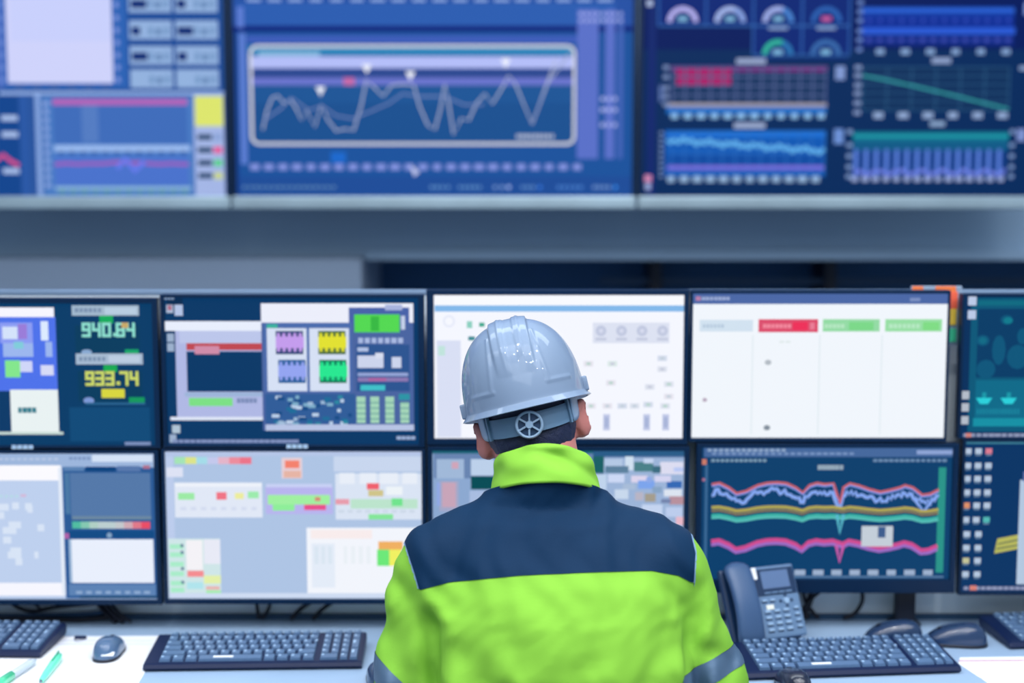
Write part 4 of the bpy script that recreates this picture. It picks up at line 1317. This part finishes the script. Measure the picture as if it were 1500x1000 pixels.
# --- jacket
J = Field((-.34, 1.90, .56), (.48, 2.62, 1.24), .0055)
prof = np.array([
    # z, cx, hx, cy, hy
    [.50, .075, .185, 2.12, .125], [.62, .078, .190, 2.11, .128], [.75, .084, .200, 2.105, .132], [.85, .087, .205, 2.11, .136], [.93, .086, .207, 2.125, .136],
    [1.00, .078, .203, 2.15, .130], [1.05, .070, .192, 2.172, .118], [1.09, .064, .168, 2.19, .103], [1.13, .060, .130, 2.205, .090], [1.155, .0585, .090, 2.232, .089], [1.18, .058, .086, 2.233, .087], [1.215, .057, .083, 2.234, .085]])
def torso(p):
    z = p[..., 2]
    c = [np.interp(z, prof[:, 0], prof[:, k]) for k in range(1, 5)]
    n = 2.5 - .5 * np.clip((z - 1.08) / .06, 0, 1)
    r = (np.abs((p[..., 0] - c[0]) / c[1]) ** n + np.abs((p[..., 1] - c[2]) / c[3]) ** n) ** (1 / n)
    d = (r - 1) * np.minimum(c[1], c[3]) * .85
    d = np.maximum(d, z - 1.222)
    return np.maximum(d, .60 - z)
J.add(torso, (-.16, 1.94, .56), (.32, 2.36, 1.22), .01)
J.cap((-.005, 2.215, 1.106), (-.118, 2.19, 1.050), .062, .071, .03)
J.cap((.118, 2.215, 1.106), (.240, 2.19, 1.056), .066, .074, .03)
J.cap(sL, eL, .073, .061, .022); J.cap(eL, wL, .057, .043, .02)
J.cap(sR, eR, .073, .060, .022); J.cap(eR, wR, .058, .043, .02)
def folds(g, Fo):
    x, y, z = g[..., 0], g[..., 1], g[..., 2]
    w1 = np.sin(31 * x + 17 * z + 2.2 * np.sin(14 * z + 9 * x)) * np.sin(23 * z - 12 * x + 1.7 * np.sin(19 * x))
    w2 = np.sin(74 * x + 21 * z + 2.5 * np.sin(26 * z + 5 * y)) * np.sin(37 * z - 18 * x + 2.0 * np.sin(33 * x + 8 * y))
    w3 = np.sin(120 * x - 60 * z + 3 * np.sin(41 * z)) * np.sin(66 * z + 31 * y + 2 * np.sin(50 * x))
    d = .0046 * w1 + .0026 * w2 + .0010 * w3
    # long vertical folds on the sleeves
    arm = np.clip((np.abs(x - .075) - .175) / .04, 0, 1) * np.clip((1.08 - z) / .08, 0, 1)
    d = d + arm * (.0045 * np.sin(95 * x + 12 * z + 1.5 * np.sin(22 * z)) + .002 * np.sin(70 * z + 40 * x))
    # named creases: (start, end, depth, width)
    for (a, b, dep, wd) in (((.295, 2.10, .99), (.262, 2.03, .86), .022, .008), ((-.135, 2.10, .98), (-.118, 2.06, .84), .018, .008),
                            ((.285, 2.08, .945), (.335, 2.12, .93), .007, .007), ((.0, 2.05, 1.06), (.13, 2.05, 1.10), .003, .012),
                            ((.02, 2.10, 1.145), (.12, 2.10, 1.14), .0035, .008), ((-.06, 2.08, 1.10), (-.10, 2.06, 1.03), .003, .012), ((.17, 2.04, .93), (.23, 2.04, 1.01), .004, .013),
                            ((.05, 2.01, .90), (.16, 2.00, .97), .003, .015), ((-.07, 2.03, 1.0), (-.02, 2.0, .90), .003, .014), ((.20, 2.08, 1.12), (.26, 2.1, 1.06), .003, .010)):
        d = d + dep * np.exp(-(np.maximum(seg_dist(g, a, b, 0, 0), 0) / (wd * 1.6)) ** 2)
    return Fo + d.astype(np.float32)
J.whole(folds)
V, Q = J.mesh(); V = smooth(V, Q, 1)
Tn = tri(Q); N = vnormals(V, Tn)
# neck opening: cut along the collar seam
bk = -(V[:, 1] - 2.232) / (np.hypot(V[:, 0] - .058, V[:, 1] - 2.232) + 1e-6)
zs_ = 1.169 + .041 * np.clip(bk, 0, 1) - .012 * np.clip(-bk, 0, 1)
(V, N, Tn), _ = clip(V, N, Tn, zs_ - .005 - V[:, 2])
# yoke outline
px, py = proj(V)
low = np.interp(px, [560, 615, 657, 762, 878, 955, 994, 1013, 1060], [880, 864, 853, 843, 838, 836, 843, 853, 880])
lft = np.interp(py, [700, 770, 789, 815, 840, 864], [585, 588, 592, 600, 608, 615])
rgt = np.interp(py, [700, 760, 781, 810, 849, 870], [1004, 1006, 1011, 1018, 1016, 1012])
fr = np.where(N[:, 1] > .25, -1.0, 1.0)
g = np.minimum(np.minimum(low - py, px - lft), rgt - px)
(Vy, Ny, Ty), (Vj, Nj, Tj) = clip(V, N, Tn, g)
yk = npmesh('shoulder_yoke', Vy, Ny, Ty, M_NAVY, PER, PO, off=.0012)
yk['label'] = 'navy panel across the shoulders'
# piping strip along the armholes
px, py = proj(Vj)
lft = np.interp(py, [700, 770, 789, 815, 840, 864], [585, 588, 592, 600, 608, 615]); rgt = np.interp(py, [700, 760, 781, 810, 849, 870], [1004, 1006, 1011, 1018, 1016, 1012])
gp = np.minimum(np.maximum(1.2 - np.abs(px - lft + .8), 1.2 - np.abs(px - rgt - .8)), 862 - py)
(Vp, Np, Tp), (Vj, Nj, Tj) = clip(Vj, Nj, Tj, gp)
for side in (-1, 1):
    keep = (Vp[Tp[:, 0], 0] - .06) * side > 0
    Tk = Tp[keep]; u, inv = np.unique(Tk, return_inverse=True)
    npmesh('piping', Vp[u], Np[u], inv.reshape(-1, 3), M_PIPE, yk, PO, off=.0014)
# reflective bands round the sleeves
def armcoord(V, S, E):
    S = np.array(S); E = np.array(E); a = (E - S) / np.linalg.norm(E - S)
    q = V - S; t = q @ a
    return t, np.linalg.norm(q - t[:, None] * a, axis=1)
t, d = armcoord(Vj, sR, eR)
g = np.minimum(np.minimum(.0165 - np.abs(t - .158 - .0), .105 - d), np.where(Vj[:, 0] > .245, 1.0, -1.0))
g = np.minimum(.0165 - np.abs(t - .158), Vj[:, 0] - .262 + 1.0 * np.clip(Vj[:, 1] - 2.2, 0, 1))
(Vb, Nb, Tb), (Vj, Nj, Tj) = clip(Vj, Nj, Tj, g)
npmesh('reflective_band', Vb, Nb, Tb, M_REFL, PER, PO, off=.0010)
t, d = armcoord(Vj, sL, (eL[0] - .02, eL[1], eL[2]))
tt = t + (Vj[:, 0] + .20) * -.45
g = np.minimum(.020 - np.abs(tt - .176), -.118 - Vj[:, 0])
(Vb, Nb, Tb), (Vj, Nj, Tj) = clip(Vj, Nj, Tj, g)
npmesh('reflective_band', Vb, Nb, Tb, M_REFL, PER, PO, off=.0010)
npmesh('jacket', Vj, Nj, Tj, M_HIVIS, PER, PO)

# --- stand-up collar
def collar(u, v):
    a = u * 2 * PI                    # a = 0 at the back (-y)
    outer = v < .5
    s = v / .5 if outer else (1 - v) / .5
    bx, by = math.sin(a), -math.cos(a)
    back = max(0, -by)
    c0 = Vector((.0585, 2.232, 1.159 + .041 * back - .012 * max(0, by))); c1 = Vector((.050, 2.262, 1.240 + .014 * back + .004 * math.sin(2 * a + 1) - .012 * max(0, by)))
    c = c0.lerp(c1, s)
    rx = .0885 + (.072 - .0885) * s ** 1.2; ry = .0915 + (.080 - .0915) * s
    c.z -= .012 * bx * bx * s
    th = .0045 * (1 if outer else -1) * min(1, (1 - s) * 9 + .15, s * 20 + .1)
    f = .0035 * math.sin(3 * a + 5 * s) * math.sin(PI * min(1, s * 1.1)) + .0035 * math.sin(5 * a - 7 * s + 1) * s + .003 * math.sin(9 * a + 4 * s) * (s - .3)
    # soft diagonal fold across the back
    f -= .007 * math.exp(-((s - .72 + .35 * math.sin(a)) / .16) ** 2) * math.exp(-(a if a < PI else a - 2 * PI) ** 2 / 1.2)
    return c + Vector((bx * (rx + th + f), by * (ry + th + f), 0))
b = MB(); b.grid(lambda u, v: collar(u, v) - PO, 96, 48, None, closeu=True)
co = b.build('collar', M_HIVIS, PER, smooth=True)
co['label'] = 'yellow-green stand-up collar'
# collar seam

# --- trousers and shoes
Tf = Field((-.22, 1.92, .08), (.36, 2.84, .72), .009)
Tf.cap((-.01, 2.13, .575), (.13, 2.13, .575), .115, .115, .02)
for s in (-1, 1):
    kx = .06 + s * .14
    Tf.cap((.06 + s * .085, 2.14, .555), (kx, 2.56, .535), .088, .068, .03)
    Tf.cap((kx, 2.56, .535), (kx + s * .01, 2.62, .12), .064, .052, .02)
V, Q = Tf.mesh(); V = smooth(V, Q, 2); Tn = tri(Q); npmesh('trousers', V, vnormals(V, Tn), Tn, M_TROUS, PER, PO)
for s in (-1, 1):
    Sf = Field((.06 + s * .15 - .07, 2.54, -.01), (.06 + s * .15 + .07, 2.86, .16), .006)
    cx = .06 + s * .15
    Sf.cap((cx, 2.62, .10), (cx, 2.62, .05), .050, .050, .02); Sf.cap((cx, 2.62, .042), (cx, 2.78, .038), .042, .038, .02)
    Sf.whole(lambda g, Fo: np.maximum(Fo, (.002 - g[..., 2]).astype(np.float32)))
    V, Q = Sf.mesh(); Tn = tri(Q); npmesh('shoe', V, vnormals(V, Tn), Tn, M_BLACK, PER, PO)

# ------------------------------------------------------------------ hard hat
M_HAT = mat('hard_hat_pale_blue_white', (118, 137, 163), .5, spec=.3, var=.02, coat=.6)
M_STRAP = mat('strap_grey_blue', (88, 120, 150), .45)
RX, RY, HZ = .1055, .131, .146
def shell(u, v, inner=False):
    a = u * 2 * PI
    ca, sa = math.cos(a), math.sin(a)
    if v <= .8:
        ph = (v / .8) * PI / 2
        e = .83
        s = math.sin(ph) ** e; c = max(0, math.cos(ph)) ** e
        x, y, z = RX * s * ca, RY * s * sa, HZ * c
        if not inner:
            fade = 1 - min(1, max(0, (ph - 1.00) / .32))
            lift = 0
            ax = abs(x)
            sst = lambda e0, e1, q: (lambda t: t * t * (3 - 2 * t))(min(1, max(0, (q - e0) / (e1 - e0))))
            lift += .0050 * (1 - sst(.030, .035, ax)) * fade
            lift -= .0022 * (1 - sst(.006, .010, ax)) * fade
            lift += .0016 * math.exp(-((ax - .016) / .0025) ** 2) * fade
            # raised rear panel outline
            if sa < 0:
                yy = z
                lift += .0016 * math.exp(-((ax - .040 - .012 * (1 - z / .1)) / .003) ** 2) * (1 if .028 < z < .12 else 0)
                if .043 < ax < .085: lift += .0018 * math.exp(-((z - .026) / .0028) ** 2)
            n = Vector((x / RX ** 2, y / RY ** 2, z / HZ ** 2)).normalized()
            p = Vector((x, y, z)) + n * lift
        else:
            p = Vector((x * .972, y * .975, z * .975))
        return p
    t = (v - .8) / .2
    front = max(0, sa)
    out = (.010 + .032 * front ** 2) * t
    x = (RX + out * .9) * ca; y = (RY + out) * sa
    z = -.010 * t * (1 if t < 1 else 1.0) - .006 * t * front
    if t > .35: z -= .0
    if inner: x *= .975; y *= .978
    return Vector((x, y, z))
b = MB()
NU, NV = 260, 120
o_ = [[b.bm.verts.new(shell(i / NU, j / (NV - 1))) for j in range(1, NV)] for i in range(NU)]
topv = b.bm.verts.new(shell(0, 0))
i_ = [[b.bm.verts.new(shell(i / NU, j / (NV - 1), True) - Vector((0, 0, .0015 if j > 95 else 0))) for j in range(1, NV, 3)] for i in range(NU)]
for i in range(NU):
    k = (i + 1) % NU
    b.bm.faces.new([topv, o_[i][0], o_[k][0]])
    for j in range(len(o_[0]) - 1): b.bm.faces.new([o_[i][j], o_[i][j + 1], o_[k][j + 1], o_[k][j]])
    for j in range(len(i_[0]) - 1): b.bm.faces.new([i_[i][j], i_[k][j], i_[k][j + 1], i_[i][j + 1]])
    b.bm.faces.new([o_[i][-1], i_[i][-1], i_[k][-1], o_[k][-1]])
b.bm.faces.new([i_[i][0] for i in range(NU)])
for s in (-1, 1):   # accessory slots at the sides
    b.box(s * (RX + .001) - .006, s * (RX + .001) + .006, -.022, .022, -.004, .022, None, bev=.003)
hat = b.build('hard_hat', M_HAT, PER, smooth=True, M=MH())
hat['label'] = 'pale glossy hard hat tilted to the left'
# suspension band round the back of the head
def band(u, v):
    a = math.radians(-98 + 196 * u)                 # 0 = back
    w = .0165 - .006 * (abs(u - .5) * 2) ** 4
    side = [(1, w), (1, -w), (0, -w), (0, w), (1, w)]
    k = int(round(v * 4)); o, zz = side[k]
    rx, ry = .0835 + .003 * o, .1035 + .003 * o
    zc = -.036 + .020 * (abs(u - .5) * 2) ** 2.5
    return Vector((rx * math.sin(a), -.012 - ry * math.cos(a) + .010, zc + zz))
b = MB(); b.grid(band, 60, 5, None)
# thicker joint pieces where the strap slides
for s in (-1, 1):
    a = math.radians(s * 52)
    c = Vector((.0875 * math.sin(a), -.002 - .1075 * math.cos(a), -.030))
    R_ = Matrix.Translation(c) @ Matrix.Rotation(a, 4, 'Z')
    b.box(-.0025, .0025, -.003, .003, -.021, .021, None, bev=.0008, M=R_)
sb = b.build('suspension_band', M_STRAP, hat, M=MH(), smooth=False)
# curved cradle arms going up into the shell
for s in (-1, 1):
    b = MB()
    def arm(u, v):
        a = math.radians(s * (58 + 26 * u)); z = -.050 + .062 * v + .018 * u ** 2
        r = 1.0 + .02 * v
        return Vector((.088 * r * math.sin(a), -.002 - .107 * r * math.cos(a), z))
    b.grid(arm, 12, 8, None); o = b.build('cradle_arm', mat('cradle_pale_plastic', (130, 158, 190), .4), hat, M=MH(), smooth=True)
    sm = o.modifiers.new('thickness', 'SOLIDIFY'); sm.thickness = .002
# ratchet knob with spokes
KC = Vector((.0, -.109, -.038))
b = MB()
def ring(u, v):
    a = u * 2 * PI; c = v * 2 * PI
    r = .0210 + .0026 * math.cos(c)
    return KC + Vector((r * math.cos(a), -.006 + .004 * math.sin(c), r * math.sin(a)))
b.grid(ring, 48, 10, None, closeu=True)
for k in range(6):
    a = 2 * PI * k / 6 + .3
    R_ = Matrix.Translation(KC) @ Matrix.Rotation(-a, 4, 'Y')
    b.box(.003, .0200, -.009, -.004, -.0016, .0016, None, bev=.0006, M=R_)
b.tube([KC + Vector((0, 0, 0)), KC + Vector((0, -.011, 0))], [.0075, .006], None, n=20)
kn = b.build('ratchet_knob', mat('knob_pale_plastic', (136, 162, 190), .4), hat, M=MH(), smooth=False)
b = MB(); b.tube([KC + Vector((0, .002, 0)), KC + Vector((0, -.003, 0))], [.0210, .0210], None, n=32); b.build('knob_backing', mat('knob_dark', (24, 60, 96), .5), hat, M=MH())

# ------------------------------------------------------------------ office chair, out of the picture below the jacket
CH = empty('office_chair', (.06, 2.06, 0), 0, 'dark office chair the person sits on', 'chair')
def cb(name, fn, m=M_BLACK):
    b = MB(); fn(b); return b.build(name, None, CH)
cb('seat', lambda b: b.box(-.24, .24, -.20, .26, .385, .452, M_TROUS, bev=.025, seg=4))
cb('backrest', lambda b: b.box(-.20, .20, -.285, -.235, .54, .80, M_TROUS, bev=.02, seg=4))
cb('back_support', lambda b: b.tube(catmull([(0, -.05, .375), (0, -.25, .39), (0, -.31, .48), (0, -.295, .60)]), .016, M_BLACK))
cb('gas_column', lambda b: (b.tube([(0, 0, .08), (0, 0, .25), (0, 0, .25), (0, 0, .39)], [.028, .028, .016, .016], M_BLACK, n=16)))
for k in range(5):
    a = 2 * PI * k / 5 + .3
    o = cb('base_leg', lambda b: b.tube([(.02 * math.cos(a), .02 * math.sin(a), .10), (.27 * math.cos(a), .27 * math.sin(a), .066)], [.022, .014], M_BLACK))
    b = MB(); c = Vector((.27 * math.cos(a), .27 * math.sin(a), .028))
    b.cyl(c - Vector((.012, 0, 0)), .0275, .024, M_BLACK, n=18, axis='X'); b.build('caster', None, o)
# ------------------------------------------------------------------ camera
cam = bpy.data.cameras.new('camera'); co_ = bpy.data.objects.new('camera', cam); COL.objects.link(co_)
co_.location = (0, 0, CAMZ); co_.rotation_euler = (PI / 2 - PITCH, 0, 0)
cam.sensor_width = 36; cam.lens = F / 1500 * 36; cam.clip_start = .05
cam.dof.use_dof = True; cam.dof.focus_distance = 2.33; cam.dof.aperture_fstop = 1.42
sc.camera = co_

# ------------------------------------------------------------------ light
w = bpy.data.worlds.new('room_ambient'); sc.world = w; w.use_nodes = True
bg = w.node_tree.nodes['Background']; bg.inputs[0].default_value = (.62, .80, 1.0, 1); bg.inputs[1].default_value = .42

def area(name, loc, rot, sx, sy, power, col=(.86, .93, 1.0), shape='RECTANGLE'):
    l = bpy.data.lights.new(name, 'AREA'); l.shape = shape; l.size = sx; l.size_y = sy; l.energy = power; l.color = col
    o = bpy.data.objects.new(name, l); COL.objects.link(o); o.location = loc; o.rotation_euler = rot
    return o
area('ceiling_panel_light', (-1.4, 1.3, 3.1), (math.radians(-8), 0, 0), 2.4, 1.2, 28)
area('ceiling_panel_light', (1.4, 1.3, 3.1), (math.radians(-8), 0, 0), 2.4, 1.2, 28)
area('ceiling_panel_light', (0, -.6, 3.0), (math.radians(18), 0, 0), 2.6, 1.2, 24)
area('ceiling_panel_light', (0, 3.3, 3.1), (0, 0, 0), 3.5, .6, 34)
# small ceiling downlights: the sparkles on the hat
for i, (x, y) in enumerate([(-1.5, .9), (-.9, .2), (-.3, 1.0), (.35, .5), (.5, 1.5), (1.0, 1.0), (1.3, .3), (1.6, 1.6), (.1, 1.9), (-.7, 1.8), (1.0, 2.2), (1.9, .9), (-1.9, 1.9)]):
    area('ceiling_downlight', (x, y, 3.0), (0, 0, 0), .075, .075, 6.5, (1, 1, 1), 'DISK')

sc.view_settings.view_transform = 'Standard'
sc.view_settings.look = 'None'
sc.view_settings.exposure = 0.0
sc.view_settings.gamma = 1.0
sc.view_settings.use_curve_mapping = False
sc.cycles.use_denoising = True
sc.cycles.max_bounces = 6
sc.cycles.diffuse_bounces = 3
